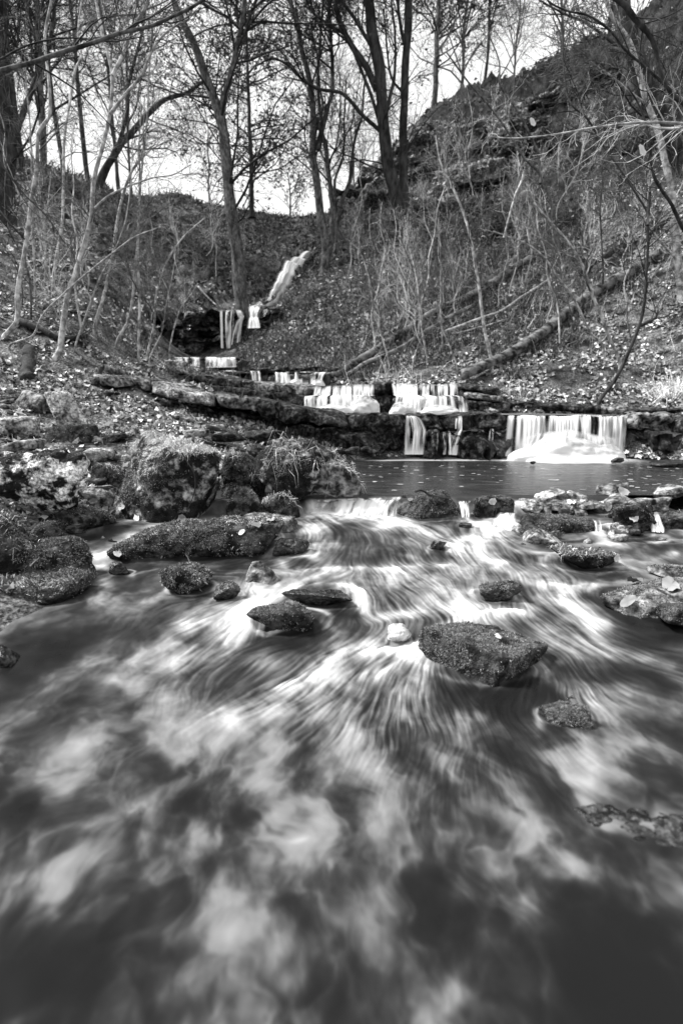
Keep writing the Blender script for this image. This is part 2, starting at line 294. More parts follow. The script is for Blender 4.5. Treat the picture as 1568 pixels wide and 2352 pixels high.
for px, py, wp in WK:
    q = onW(px, min(py, 2340)); rr_ = wp * pxm(q) / 2; qy = q[1] + rr_ * .62; dx, dy = (X_ - q[0]) / rr_, (Y_ - qy) / (rr_ * .75); dd = np.hypot(dx, dy) + 1e-6
    g = np.exp(-((dd - 1.1) / .8) ** 2) * 1.2; tx, ty = -dy / dd, dx / dd; sg = np.sign(tx * fx + ty * fy); fx += tx * sg * g; fy += ty * sg * g       # the current parts round the stone
    sc_ = min(1, .25 / rr_ + .3)
    milk += sc_ * (.30 * np.exp(-((dd - 1.13 - .1 * wtr) / .16) ** 2) * ss(-.5, .9, dy + .5 * wtr) + .16 * np.exp(-((dd - 1.12 - .12 * wtr) / .10) ** 2))
    for s_ in (-1, 1):
        cxw = s_ * (1.05 + .22 * np.maximum(-dy, 0)); milk += .20 * sc_ * np.exp(-((dx - cxw + .25 * wtr) / (.16 + .10 * np.maximum(-dy, 0))) ** 2) * ss(.3, -.3, dy) * ss(-3.2, -.8, dy)
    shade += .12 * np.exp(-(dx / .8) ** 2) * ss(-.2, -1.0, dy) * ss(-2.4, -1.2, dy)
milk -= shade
# stones lying under the water and eddies between them
cell = fbm(np.stack([X_ * 2.6, Y_ * 2.6, X_ * 0 + 90], -1), 4, .5); milk -= .13 * ss(.05, .35, cell) * ss(3.2, 2.2, Y_); milk += .11 * ss(.02, -.4, cell)
cu = .05; pn = lambda x, y: fbm(np.stack([x * 2.4, y * 2.4, x * 0 + 71], -1), 3)
n0 = pn(X_, Y_); fn = np.hypot(fx, fy) + 1e-6; fx /= fn; fy /= fn
fx += (pn(X_, Y_ + cu) - n0) / cu * .05; fy -= (pn(X_ + cu, Y_) - n0) / cu * .05
fn = np.hypot(fx, fy) + 1e-6; fx /= fn; fy /= fn
# streaks: noise smeared along the current (line integral)
def sample(N, x, y):
    i = (np.arctan2(x, y) - ang[0]) / (ang[-1] - ang[0]) * (nu - 1)
    r = np.log(np.maximum(np.hypot(x, y), .3) / r0) / math.log(r1 / r0); j = np.clip(r, 0, 1) ** (1 / .92) * (nv - 1)
    i = np.clip(i, 0, nu - 1.01); j = np.clip(j, 0, nv - 1.01); i0 = i.astype(int); j0 = j.astype(int); a = i - i0; b = j - j0
    return (N[i0, j0] * (1 - a) + N[i0 + 1, j0] * a) * (1 - b) + (N[i0, j0 + 1] * (1 - a) + N[i0 + 1, j0 + 1] * a) * b
rg_ = np.random.default_rng(11)
N1 = rg_.normal(size=X_.shape)
N1b = N1 + np.roll(N1, 1, 0) + np.roll(N1, 1, 1); 
N2 = fbm(np.stack([X_ / R_ * 85, np.log(R_) * 70, X_ * 0], -1), 2) * 3.0
N3 = fbm(np.stack([X_ / R_ * 16, np.log(R_) * 16, X_ * 0 + 5], -1), 4) * 3.0
def lic(N, steps, h):
    acc = N.copy(); wsum = 1.0
    for sgn in (1, -1):
        x, y = X_.copy(), Y_.copy(); 
        for k in range(steps):
            vx = sample(fx, x, y); vy = sample(fy, x, y); st = h * np.hypot(x, y) * sgn
            x = x + vx * st; y = y + vy * st; wk = 1 - k / steps
            acc = acc + wk * sample(N, x, y); wsum += wk
    acc = acc / wsum; return (acc - acc.mean()) / acc.std()
Lf, Lm, Lc = lic(N1b, 14, .0028), lic(N2, 8, .005), lic(N3, 4, .008); Ls = lic(N3, 2, .012)
soft = ss(1.25, 1.75, np.hypot(X_ - .35, (Y_ - 3.15) * .92) + .2 * fbm(np.stack([X_ * 2, Y_ * 2, X_ * 0 + 3], -1), 2))   # smooth deep water round the fan
band = ss(.2, .5, milk) * (1 - .5 * ss(.9, 1.2, milk))
fg = ss(2.1, 1.3, Y_); th_ = .42 - .08 * ss(2.5, 2.0, Y_); milk = np.where(milk > th_, th_ + (milk - th_) * (.52 - .06 * ss(2.5, 2.0, Y_)), milk); milk = .2 + (milk - .2) * (1 + .12 * fg); exc = np.clip(milk - .2, 0, 1); tb = fbm(np.stack([XW * 5, YW * 3.2, X_ * 0 + 44], -1), 5, .6)
milk2 = milk + exc * np.clip((.16 * Lm + .19 * Lf + .05 * Lc) * (1 - soft) * (.85 - .6 * ss(2.1, 2.9, Y_)) + .10 * Ls + .75 * tb, -.85, .9) + (.040 * Lf + .020 * Lm) * (1 - soft) + Lc * .012 * (1 - soft) + .030 * soft * Ls + (.17 + .10 * soft) * tb
D3 = lambda f_, o, sx=1.: fbm(np.stack([(XW + .35 * YW) * f_ * sx, (YW - .35 * XW) * f_, X_ * 0 + o], -1), 4, .55)
bed = fbm(np.stack([XW * 5.5, YW * 4.0, X_ * 0 + 131], -1), 3, .5); rim = np.exp(-(bed / .05) ** 2)
milk2 = milk2 + fg * (.15 * D3(5.5, 101, 1.5) + .07 * D3(13, 105, 1.6) + .03 * rim - .09 * ss(.02, .16, bed)) + .03 * fg; milk2 = np.where(milk2 < .22, .22 * np.exp((milk2 - .22) / .22), milk2); milk2 = np.where((milk2 > .42), .42 + (milk2 - .42) * (1 - .55 * fg), milk2)
eg = ss(4.85, 5.1, Y_); milk2 = np.clip(milk2 * (1 - eg) + .18 * eg, .02, 1.15)
Zw = W(X_, Y_) + .028 * (ss(.4, 1.1, milk) - .2) * ss(.9, 2.0, Y_) * (1 - eg) + (.0008 * Lm + .0016 * Lc) * (1 - soft) + .012 * fbm(np.stack([X_ * 3, Y_ * 3, X_ * 0 + 7], -1), 3) * (1 - eg)
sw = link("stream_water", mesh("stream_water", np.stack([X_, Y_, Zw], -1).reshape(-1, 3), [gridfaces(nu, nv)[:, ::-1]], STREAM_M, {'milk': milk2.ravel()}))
tag(sw, "silky white and dark running water spreading toward the viewer", kind="structure")
# the water goes on outside the picture
bx_, by_ = np.meshgrid(np.linspace(-1.2, 6, 60), np.linspace(-8, .55, 60), indexing='ij')
tag(link("stream_water", mesh("stream_water_behind", np.stack([bx_, by_, bx_ * 0 - .03], -1).reshape(-1, 3), [gridfaces(60, 60)[:, ::-1]], STREAM_M, {'milk': (.3 + .2 * fbm(np.stack([bx_ * 2, by_, bx_ * 0], -1))).ravel()})), "stream running on downhill behind the viewer", kind="structure")
# pool
POOLZ = .22
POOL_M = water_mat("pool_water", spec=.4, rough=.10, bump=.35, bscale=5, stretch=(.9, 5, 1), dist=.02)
gx, gy = np.meshgrid(np.linspace(-.7, 6.4, 260), np.linspace(5.1, 8.75, 240), indexing='ij')
pv = np.stack([gx, gy, np.full(gx.shape, POOLZ)], -1); vx_, vy_ = toV(pv)
nzp = fbm(np.stack([gx * 2.5, gy * 9, gx * 0], -1), 4)
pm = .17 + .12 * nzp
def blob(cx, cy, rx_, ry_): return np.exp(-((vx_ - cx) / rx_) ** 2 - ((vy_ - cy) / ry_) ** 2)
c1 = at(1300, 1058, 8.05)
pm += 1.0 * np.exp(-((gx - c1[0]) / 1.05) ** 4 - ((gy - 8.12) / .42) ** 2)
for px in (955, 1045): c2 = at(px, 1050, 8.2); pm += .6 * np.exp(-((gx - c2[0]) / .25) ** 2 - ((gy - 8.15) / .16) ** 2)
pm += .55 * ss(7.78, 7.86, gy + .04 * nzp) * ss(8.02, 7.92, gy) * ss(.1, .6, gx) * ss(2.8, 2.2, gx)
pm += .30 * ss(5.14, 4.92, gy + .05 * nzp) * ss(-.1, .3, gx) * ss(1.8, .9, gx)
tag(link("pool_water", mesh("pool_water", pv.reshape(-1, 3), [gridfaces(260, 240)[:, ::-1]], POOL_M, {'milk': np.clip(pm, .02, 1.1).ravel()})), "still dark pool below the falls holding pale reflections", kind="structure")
# ================================================================== stone
MOSS = M("moss", .004, .085, scale=20, lo=.42, hi=.68, rough=.9, bump=1, bscale=130, fine=(7, .25, 2.2), dist=.02)
WETROCK = M("wet_rock", .002, .05, scale=9, lo=.42, hi=.68, rough=.3, bump=.9, bscale=45, fine=(40, .3, 2.4), spec=.5, dist=.02)
DARKROCK = M("dark_mossy_rock", .003, .11, scale=12, lo=.44, hi=.68, rough=.85, bump=1, bscale=60, fine=(18, .2, 2.1), dist=.03)
PALEROCK = M("pale_limestone", .03, .62, scale=7, lo=.36, hi=.64, rough=.9, bump=1, bscale=40, fine=(34, .35, 1.5), dist=.03)
LICHEN = M("lichen_rock", .010, .85, scale=7.5, lo=.47, hi=.56, rough=.9, bump=1, bscale=50, fine=(45, .35, 1.4), dist=.02)
PATCHY = M("patchy_moss_rock", .010, .38, scale=6.5, lo=.50, hi=.66, rough=.95, bump=1, bscale=90, fine=(22, .15, 2.2), dist=.03)
GREYROCK = M("grey_rock", .02, .26, scale=8, lo=.36, hi=.66, rough=.85, bump=1, bscale=45, fine=(16, .3, 1.8), dist=.02)
def toned(name, c, rough=.9, sp=.2, trans=0):
    m = bpy.data.materials.new(name); m.use_nodes = True; n = m.node_tree; b = n.nodes['Principled BSDF']
    a = n.nodes.new('ShaderNodeAttribute'); a.attribute_name = 'tone'; mu = n.nodes.new('ShaderNodeMath'); mu.operation = 'MULTIPLY'; mu.inputs[1].default_value = c
    n.links.new(a.outputs['Fac'], mu.inputs[0]); n.links.new(mu.outputs[0], b.inputs['Base Color']); b.inputs['Roughness'].default_value = rough; b.inputs['Specular IOR Level'].default_value = sp
    return m
MOSSB = toned("moss_sprigs", .19); GRASSB = toned("pale_grass_blades", .62); LEAFM = toned("leaf_litter", .46, .8, .3); LEAFP = toned("pale_leaf", .55, .6)
import bmesh
_ico = {}
def ico(n):
    if n not in _ico:
        bm = bmesh.new(); bmesh.ops.create_icosphere(bm, subdivisions=n, radius=1)
        _ico[n] = (np.array([v.co[:] for v in bm.verts]), np.array([[v.index for v in f.verts] for f in bm.faces])); bm.free()
    return _ico[n]
def tri_sample(V, F3, n, rg, up=None, mask=None):
    a, b, c = V[F3[:, 0]], V[F3[:, 1]], V[F3[:, 2]]; N = np.cross(b - a, c - a); ar = np.linalg.norm(N, axis=1); N = N / (ar[:, None] + 1e-12)
    wgt = ar.copy()
    if up is not None: wgt *= ss(up[0], up[1], N[:, 2])
    if mask is not None: wgt *= mask((a + b + c) / 3, N)
    if wgt.sum() <= 0: return np.zeros((0, 3)), np.zeros((0, 3))
    k = rg.choice(len(F3), n, p=wgt / wgt.sum()); u, v = rg.random(n), rg.random(n); s = u + v > 1; u[s], v[s] = 1 - u[s], 1 - v[s]
    return a[k] + (b - a)[k] * u[:, None] + (c - a)[k] * v[:, None], N[k]
def blades(P, N, length, width, rg, droop=.0, lean=.6, curl=None):
    """two-segment tapering blades; returns V, F4, F3, tone"""
    n = len(P); ln = (length * rg.uniform(.45, 1.3, n))[:, None]; d = N + rg.normal(size=(n, 3)) * lean; d /= np.linalg.norm(d, axis=1)[:, None]
    side = np.cross(d, rg.normal(size=(n, 3))); side /= np.linalg.norm(side, axis=1)[:, None]; wd = width * rg.uniform(.6, 1.3, n)[:, None]
    m = P + d * ln * .5; d2 = d.copy(); d2[:, 2] -= droop * 2; d2[:, :2] *= 1; d2 += rg.normal(size=(n, 3)) * .25; d2 /= np.linalg.norm(d2, axis=1)[:, None]; t = m + d2 * ln * .6
    V = np.stack([P - side * wd, P + side * wd, m + side * wd * .8, m - side * wd * .8, t], 1).reshape(-1, 3)
    i = np.arange(n)[:, None] * 5
    return V, i + np.array([[0, 1, 2, 3]]), i + np.array([[3, 2, 4]]), np.repeat(np.clip(rg.lognormal(-.15, .6, n), .1, 2.2), 5)
def hair(name, parent, P, N, length, width, mat, seed, droop=0., lean=.6, label=None, loc=None):
    if not len(P): return
    rg = np.random.default_rng(seed); V, f4, f3, tn = blades(P, N, length * np.clip(1 + 2.2 * fbm(P * (.12 / length) ** .5 * 6 + seed, 2), .3, 2.2), width, rg, droop, lean)
    b = Batch(); b.add(V, f4, f3, tone=tn); o = b.build(name, mat, parent, loc=(0, 0, 0) if loc is None else loc, smooth=False); tag(o, label, kind='stuff'); return o
def rock_shape(c, h, seed, n=5, planes=9, p=9, rough=.10, rot=0, tilt=(0, 0), pk=0, taper=0, base=None, foot=1.0, strata=0):
    D, Fc = ico(n); rg = np.random.default_rng(seed)
    Nn = rg.normal(size=(planes, 3)); Nn /= np.linalg.norm(Nn, axis=1)[:, None]; hh = rg.uniform(.72, 1.0, planes)
    AX = np.array([[1, 0, 0], [-1, 0, 0], [0, 1, 0], [0, -1, 0], [0, 0, 1], [0, 0, -1.]]) + rg.normal(0, .22, (6, 3)); AX /= np.linalg.norm(AX, axis=1)[:, None]
    Nn = np.concatenate([Nn, AX]); hh = np.concatenate([hh, [.97, .97, .9, .9, .9, .9]])
    q = np.maximum(D @ Nn.T, 0) / hh; r = (q ** p).sum(1) ** (-1 / p)
    L_ = D * r[:, None]
    L_ = L_ / np.abs(L_).max(0)                                    # fill the measured box
    if strata: L_[:, :2] *= (1 + strata * pnoise(np.stack([L_[:, 0] * .8, L_[:, 1] * .8, L_[:, 2] * 5 + seed], -1)))[:, None]
    zz = L_[:, 2]
    L_[:, 0] += pk * np.maximum(zz, -.3); L_[:, :2] *= (1 - taper * np.maximum(zz, -.5))[:, None]
    x, y = L_[:, 0].copy(), L_[:, 1].copy()
    L_[:, 2] += tilt[0] * x * (zz > -9) + tilt[1] * y
    ca, sa = math.cos(rot), math.sin(rot); L_[:, 0], L_[:, 1] = x * ca - y * sa, x * sa + y * ca
    P = L_ * np.asarray(h)
    s = float(np.mean(h)); ns = P / s + seed * 3.7
    disp = rough * (fbm(ns * 1.6, 5, .55) * .9 + .35 * np.abs(pnoise(ns * 3.2)) - .1)
    P = P + D * disp[:, None] * s * 1.3
    return P, Fc
ROCKS = {}
def rock(name, label, box, mat, seed, dr=.8, n=5, flat=.25, cat="rock", group=None, Y=None, surf='w', moss=0, mlen=.016, mossup=(-.6, .4), sink=.3, zb=None, grass=0, glen=.10, gup=(.5, .9), gdroop=.9, gmask=None, **kw):
    x0, y0, x1, y1 = box; cx = (x0 + x1) / 2
    f = {'w': W, 't': lambda a, b: T(a, b), 'p': lambda a, b: np.full(np.shape(a), POOLZ)}[surf]
    c0 = at(cx, y1, min(Y, hit(cx, y1, lambda a, b: T(a, b, False), 1.5, 60, 600)[1] + .02) if y1 < 1070 else Y) if Y else hit(cx, y1, f, .6, 60, 900)
    wd = (x1 - x0) * pxm(c0) * 1.08; hx = wd / 2; hy = hx * dr
    Yc = c0[1] + hy * .85; hx *= (1 + hy * .5 / c0[1]); top = at(cx, y0, Yc + hy * flat)[2]; bot = c0[2] if zb is None else zb
    H = max(top - bot, .03 * wd); hz = H * (1 + sink) / 2; cz = top - hz; X = at(cx, y1, Yc)[0] * 1.0
    X = c0[0] * (Yc / c0[1]) if True else X
    P, Fc = rock_shape(None, (hx, hy, hz), seed, n, **kw)
    o = link(name, mesh(name, P, [Fc], mat), None, (X, Yc, cz)); tag(o, label, cat, group)
    rg = np.random.default_rng(seed + 99)
    if moss:
        pts, nn = tri_sample(P, Fc, int(moss), rg, mossup, lambda c, N: .03 + ss(-.05, .22, fbm(c * 3.2 / max(hx, .2) * .6 + seed, 4, .6) + .25 * N[:, 2] - .05))
        hair("moss", o, pts, nn, mlen * .55, mlen * .15, MOSSB, seed + 5, droop=.25, lean=.75)
    if grass:
        pts, nn = tri_sample(P, Fc, int(grass), rg, gup, gmask)
        nn = nn * .35 + rg.normal(0, .22, (1, 3)) + np.array([0, -.35, -.1]); hair("grass_tuft", o, pts, nn, glen, max(.0016, glen * .010), GRASSB, seed + 6, droop=gdroop, lean=.42, label="pale dry grass lying over the stone")
    ROCKS[label] = (o, P, Fc, (X, Yc, cz), (hx, hy, hz)); return o
# --- left bank boulders
rock("boulder", "big angular mossy boulder with one pale lichen patch on its face", (252, 996, 536, 1204), PATCHY, 21, dr=.75, n=6, flat=-.1, Y=4.35, zb=.0, moss=12000, mlen=.02, grass=6500, glen=.05, gup=(.55, .8), gdroop=.6, planes=6, p=14, rough=.10, pk=.22, taper=.16, cat="boulder", gmask=lambda c, N: ss(.1, .3, c[:, 2]))
rock("boulder", "left boulder blotched with bright white lichen above a dark hollow", (-28, 1010, 194, 1168), LICHEN, 34, dr=.7, n=6, flat=-.2, Y=3.95, zb=.26, sink=.0, pk=.1, moss=2500, mlen=.018, mossup=(-.9, .1), planes=10, p=8, rough=.2, cat="boulder", strata=.06)
rock("boulder", "low mossy boulder under dry grass between two larger boulders", (490, 1020, 612, 1122), DARKROCK, 52, dr=.8, n=6, flat=0, Y=4.9, zb=.15, moss=6000, grass=260, glen=.09, gup=(.2, .7), gmask=lambda c, N: ss(.0, .2, fbm(c * 4 + 8, 2)), planes=8, rough=.14, cat="boulder")
rock("boulder", "overhanging boulder draped with long pale grass at the pool outlet", (596, 992, 800, 1150), PATCHY, 61, dr=.75, n=6, flat=-.1, Y=4.7, zb=.24, sink=.02, moss=9000, mlen=.02, grass=300, glen=.18, gup=(.1, .6), gmask=lambda c, N: ss(.05, .25, fbm(c * 3.5 + 3, 2)), planes=12, p=8, rough=.10, pk=-.05, taper=.2, cat="boulder", tilt=(-.10, 0))
rock("boulder", "dark nose of rock jutting out low over the outlet fall", (686, 1050, 828, 1146), GREYROCK, 63, dr=.6, n=5, flat=-.2, Y=4.72, zb=.26, sink=.0, moss=4000, grass=500, glen=.10, gup=(.4, .8), planes=7, p=9, rough=.16, tilt=(-.12, 0), cat="boulder")
rock("mossy_rock", "long low mossy slab with a smooth pale top at the water's edge", (268, 1178, 668, 1286), MOSS, 71, dr=.42, n=6, flat=.35, moss=16000, mlen=.022, mossup=(-.9, .2), sink=.4, planes=7, p=12, rough=.12, tilt=(-.12, 0), taper=.12, grass=3500, glen=.018, gup=(.75, .95), gmask=lambda c, N: ss(-.2, .1, fbm(c * 3, 3)))
rock("mossy_rock", "wet rounded end of rock at the tip of the long slab", (628, 1232, 706, 1276), WETROCK, 73, dr=.6, moss=500, mlen=.012, planes=8, rough=.14)
rock("mossy_rock", "grey topped stone tucked behind the long slab", (556, 1172, 684, 1240), GREYROCK, 75, dr=.6, moss=1200, mossup=(-.9, .0), planes=7, Y=4.15, zb=.06)
rock("mossy_rock", "shadowed stone wedged beneath the grassy overhang", (508, 1116, 610, 1196), DARKROCK, 77, dr=.6, moss=1200, planes=7, Y=4.45, zb=.05)
rock("mossy_rock", "squat dark stone below the overhang beside the white fall", (596, 1128, 692, 1192), DARKROCK, 79, dr=.6, moss=900, grass=120, glen=.09, planes=7, Y=4.5, zb=.06)
rock("boulder", "black mossy boulder topped with dry leaves at the left edge", (-60, 1166, 128, 1360), DARKROCK, 81, dr=.9, n=6, flat=0, Y=2.95, zb=-.02, moss=9000, mlen=.02, grass=500, glen=.06, gup=(.5, .8), gdroop=.3, planes=8, p=8, rough=.14, pk=-.1, cat="boulder")
rock("mossy_rock", "rounded dark moss cushion rock on the left shoreline", (50, 1228, 218, 1342), MOSS, 83, dr=.8, n=6, flat=.1, Y=3.0, zb=0, moss=6000, mlen=.02, planes=6, p=7, rough=.12)
rock("mossy_rock", "low wet stone at the foot of the black left boulder", (10, 1308, 192, 1372), WETROCK, 85, dr=.6, moss=2000, mlen=.018, planes=8, Y=2.78, zb=0)
rock("mossy_rock", "small mossy knob behind the dark moss cushion rock", (76, 1186, 142, 1232), MOSS, 86, dr=.7, moss=900, planes=6, Y=3.7, zb=.1)
rock("mossy_rock", "mossy stone carrying one pale flat leaf between big boulders", (122, 1148, 248, 1208), MOSS, 87, dr=.7, moss=2600, mlen=.02, planes=7, Y=4.1, zb=.08)
rock("mossy_rock", "leaf capped little stone below the white blotched boulder", (186, 1108, 264, 1148), GREYROCK, 88, dr=.7, moss=500, planes=7, Y=4.6, zb=.2)
rock("rock", "flat pale stone lying half in the leafy trickle", (206, 1230, 262, 1254), PALEROCK, 89, dr=.7, planes=6, Y=3.95, zb=.02)
rock("rock", "small pale wedge beside the mouth of the trickle", (222, 1252, 268, 1274), GREYROCK, 90, dr=.6, planes=6, Y=3.75, zb=.02)
rock("mossy_rock", "mossy shelf stone leaning on the left side of the biggest boulder", (222, 1058, 300, 1120), MOSS, 91, dr=.9, moss=1500, grass=300, glen=.04, planes=7, Y=4.9, zb=.3)
# --- left bank, farther up
rock("rock", "tall pale wedge of stone leaning in the leaf litter", (116, 898, 212, 986), PALEROCK, 101, dr=.6, flat=0, Y=6.5, surf='t', planes=5, p=16, rough=.09, pk=-.35, tilt=(-.3, 0))
rock("rock", "smooth domed grey stone half sunk in leaves above the wedge", (36, 896, 122, 952), GREYROCK, 102, dr=.8, Y=7.0, planes=5, rough=.07)
rock("rock", "split pale stone in the leaves at the left margin", (6, 956, 94, 1004), PALEROCK, 103, dr=.7, Y=5.9, planes=6, p=12)
rock("mossy_rock", "elongated velvet moss stone lying on the leafy shelf", (124, 972, 250, 1018), MOSS, 104, dr=.45, Y=5.9, moss=1500, mossup=(-.5, .2), planes=4, tilt=(-.16, 0))
rock("rock", "thin dark flagstone beside the elongated moss stone", (246, 990, 296, 1010), DARKROCK, 105, dr=.8, Y=6.0, planes=5)
rock("rock", "dark block at the left end of the layered ledge", (238, 838, 300, 872), GREYROCK, 106, dr=.7, Y=8.4, planes=5, p=14)
rock("rock", "pale squarish stone above the layered ledge among leaves", (386, 826, 430, 852), PALEROCK, 107, dr=.7, Y=9.7, planes=5, p=14)
rock("rock", "pale stone fallen at the left frame edge under saplings", (-14, 842, 24, 880), PALEROCK, 108, dr=.7, Y=7.7, planes=5, p=14)
for i, (b, yy, mt) in enumerate([((226, 916, 262, 936), 7.3, GREYROCK), ((20, 1006, 110, 1034), 5.3, GREYROCK), ((190, 1028, 262, 1060), 5.4, PALEROCK), ((420, 984, 480, 1004), 6.4, GREYROCK), ((486, 992, 560, 1014), 6.3, DARKROCK), ((150, 884, 200, 900), 7.6, DARKROCK), ((196, 1180, 240, 1202), 4.2, GREYROCK), ((150, 1204, 200, 1226), 3.9, DARKROCK), ((560, 988, 650, 1010), 6.6, MOSS), ((770, 1028, 796, 1042), 7.9, WETROCK), ((790, 1026, 828, 1044), 7.8, DARKROCK), ((824, 1022, 872, 1042), 7.9, DARKROCK), ((1406, 1050, 1430, 1062), 7.4, WETROCK), ((1490, 1056, 1580, 1074), 7.1, WETROCK), ((1216, 1058, 1230, 1065), 7.3, WETROCK)]):
    LB = ["grey stone in leaves under the ledge's dark end", "flat grey stone at the left edge before the white blotched boulder", "crumbled pale stone behind the biggest boulder's left shoulder", "grey stone on leaves behind the biggest boulder's peak", "dark flat stone behind the grassy low boulder", "dark stone below the leaning sapling roots", "grey pebble beside the leaf capped mossy stone", "dark pebble at the head of the trickle", "mossy hump behind the grass draped boulder", "small wet stone in the pool near the grass draped boulder", "dark half sunk stone below the mossy ledge in the pool", "broad dark stone at the foot of the mossy ledge", "dark wet stone at the right foot of the wide fall", "low wet rock at the pool's right rim", "tiny wet stone before the foam of the wide fall"]
    rock("rock", LB[i], b, mt, 130 + i, dr=.8, n=4, Y=yy, planes=6, moss=300 if i in (8, 10, 11) else 0)
# --- stones in the stream
rock("mossy_rock", "shaggy moss ball stone standing alone in the left stream", (380, 1288, 482, 1364), MOSS, 201, dr=.85, n=5, flat=0, moss=5200, mlen=.026, mossup=(-.9, .0), planes=5, p=7, taper=.15)
rock("rock", "upright triangular stone at the brink of the left cascade", (570, 1286, 630, 1338), GREYROCK, 202, dr=.6, n=5, flat=-.1, planes=6, p=14, taper=.4, pk=-.1, rough=.12)
rock("mossy_rock", "small wet stone left of the bright little cascade", (490, 1336, 552, 1378), WETROCK, 203, dr=.6, n=5, moss=500, mlen=.012, tilt=(.3, 0), planes=7)
rock("rock", "long black wet slab crossing the current", (654, 1350, 822, 1392), WETROCK, 204, dr=.42, n=6, flat=.2, planes=3, p=12, rough=.10, moss=700, mlen=.008)
rock("mossy_rock", "domed mossy stone with foam at its foot below the black slab", (580, 1380, 748, 1452), MOSS, 205, dr=.62, n=6, moss=8000, mlen=.014, mossup=(-.9, .0), planes=5, p=6, tilt=(-.05, 0))
rock("mossy_rock", "large square mossy stone with a pale leaf in midstream", (988, 1412, 1236, 1556), MOSS, 206, dr=.80, n=6, flat=.85, moss=26000, mlen=.013, mossup=(-.9, .0), planes=2, p=16, rough=.07, rot=.62, sink=.9, tilt=(.05, .04))
rock("rock", "tiny dark stone with a pale stripe in the quiet left water", (250, 1290, 298, 1318), WETROCK, 207, dr=.6, n=4, planes=6, p=14)
rock("rock", "water covered white stone under a thin veil of foam", (890, 1430, 944, 1478), M("foam_veil", .3, .75, scale=14, bump=.15, rough=.5, stretch=(1, 1, .2)), 208, dr=.8, n=5, planes=9, p=8, rough=.16, taper=.2)
rock("mossy_rock", "low mossy stone with a round pale leaf at lower right", (1246, 1600, 1344, 1672), WETROCK, 209, sink=1.4, dr=.8, n=5, flat=.8, moss=3000, mlen=.01, planes=5, tilt=(.05, -.2), rough=.14)
rock("mossy_rock", "mossy dam stone under a curled leaf and twig at the pool's lip", (912, 1128, 1052, 1194), MOSS, 210, dr=.7, n=6, flat=0, moss=5200, mlen=.018, planes=6, taper=.15, Y=4.55, zb=.1)
rock("mossy_rock", "rounded dam stone right of the thin split fall", (1080, 1134, 1166, 1194), MOSS, 211, dr=.75, n=5, flat=0, moss=2600, mlen=.016, planes=6, Y=4.5, zb=.1)
rock("mossy_rock", "long shaggy mossy slab on the right side of the cascade", (1186, 1182, 1364, 1236), MOSS, 212, dr=.4, n=6, flat=.2, moss=7000, mlen=.02, mossup=(-.9, .0), planes=3, p=10, Y=4.08, zb=.06)
rock("rock", "thin wet lip of rock under the long shaggy slab", (1180, 1222, 1300, 1246), WETROCK, 213, dr=.4, n=5, planes=5, Y=3.95, zb=.05)
rock("mossy_rock", "leafy flat stone on the rim of the pool behind the shaggy slab", (1236, 1142, 1398, 1176), GREYROCK, 214, dr=.5, n=5, flat=.5, moss=2000, mlen=.015, planes=6, Y=4.72, zb=.16)
rock("mossy_rock", "mossy hummock with leaves nearest the right-hand flat rock", (1276, 1256, 1440, 1310), MOSS, 215, dr=.6, n=5, flat=.3, moss=4200, mlen=.02, planes=5, grass=200, glen=.05)
rock("mossy_rock", "crumbly stone with leaf patches above the two short right falls", (1400, 1150, 1512, 1232), DARKROCK, 216, dr=.6, n=5, flat=.2, moss=1600, planes=7, rough=.16, Y=4.1, zb=.08)
rock("mossy_rock", "broad flat rock strewn with leaves reaching in from the right", (1372, 1306, 1720, 1432), GREYROCK, 217, dr=.62, n=6, flat=.8, moss=9000, mlen=.013, mossup=(.1, .6), planes=5, p=10, rough=.12, sink=.8, rot=-.1)
rock("mossy_rock", "dark undercut corner of the leaf strewn flat rock", (1508, 1380, 1680, 1452), WETROCK, 218, dr=.5, n=5, moss=1000, mlen=.012, planes=6)
rock("mossy_rock", "grassy stone row at the right edge above the flat rock", (1420, 1172, 1600, 1244), DARKROCK, 219, dr=.5, n=5, flat=.5, moss=2400, planes=6, Y=4.15, zb=.08, rough=.16)
rock("rock", "pale capped stone at the right pool rim", (1376, 1104, 1436, 1140), GREYROCK, 220, dr=.8, n=5, Y=5.1, planes=6, p=12)
rock("rock", "flat topped pale stone at the far right of the rim", (1494, 1112, 1584, 1142), PALEROCK, 221, dr=.6, n=5, flat=.6, Y=5.1, planes=4, p=12)
rock("mossy_rock", "wet stone breaking the current above the square mossy stone", (1092, 1330, 1184, 1380), WETROCK, 222, dr=.6, n=5, flat=.4, planes=6, rough=.14, moss=300)
rock("rock", "black pointed stone peeping from the mid current", (986, 1240, 1024, 1262), WETROCK, 223, dr=.6, n=4, planes=6)
rock("rock", "little dark pebble under the dam falls", (1052, 1200, 1080, 1212), WETROCK, 224, dr=.7, n=4, planes=6)
rock("mossy_rock", "mossy stones edge right of the leafy hummock", (1486, 1290, 1620, 1330), GREYROCK, 225, dr=.5, n=5, moss=900, planes=6, flat=.6)
rock("rock", "rim stone between pool and shaggy slab at right", (1440, 1140, 1500, 1160), GREYROCK, 226, dr=.7, n=4, Y=4.7, planes=6)
rock("rock", "wet black rock ridge streaked white at the right edge", (1400, 1860, 1660, 1960), WETROCK, 228, dr=.5, n=5, flat=.90, planes=6, sink=1.0, rough=.2, rot=-.3)
rock("rock", "sunken dark rock left of the streaked ridge", (1310, 1840, 1440, 1890), WETROCK, 229, dr=.5, n=5, flat=.92, planes=6, sink=1.0, rough=.2, rot=.3)
rock("rock", "dark rock barely awash at the left edge", (-60, 1470, 40, 1530), WETROCK, 230, dr=.6, n=4, flat=1.0, planes=6, sink=1.8)
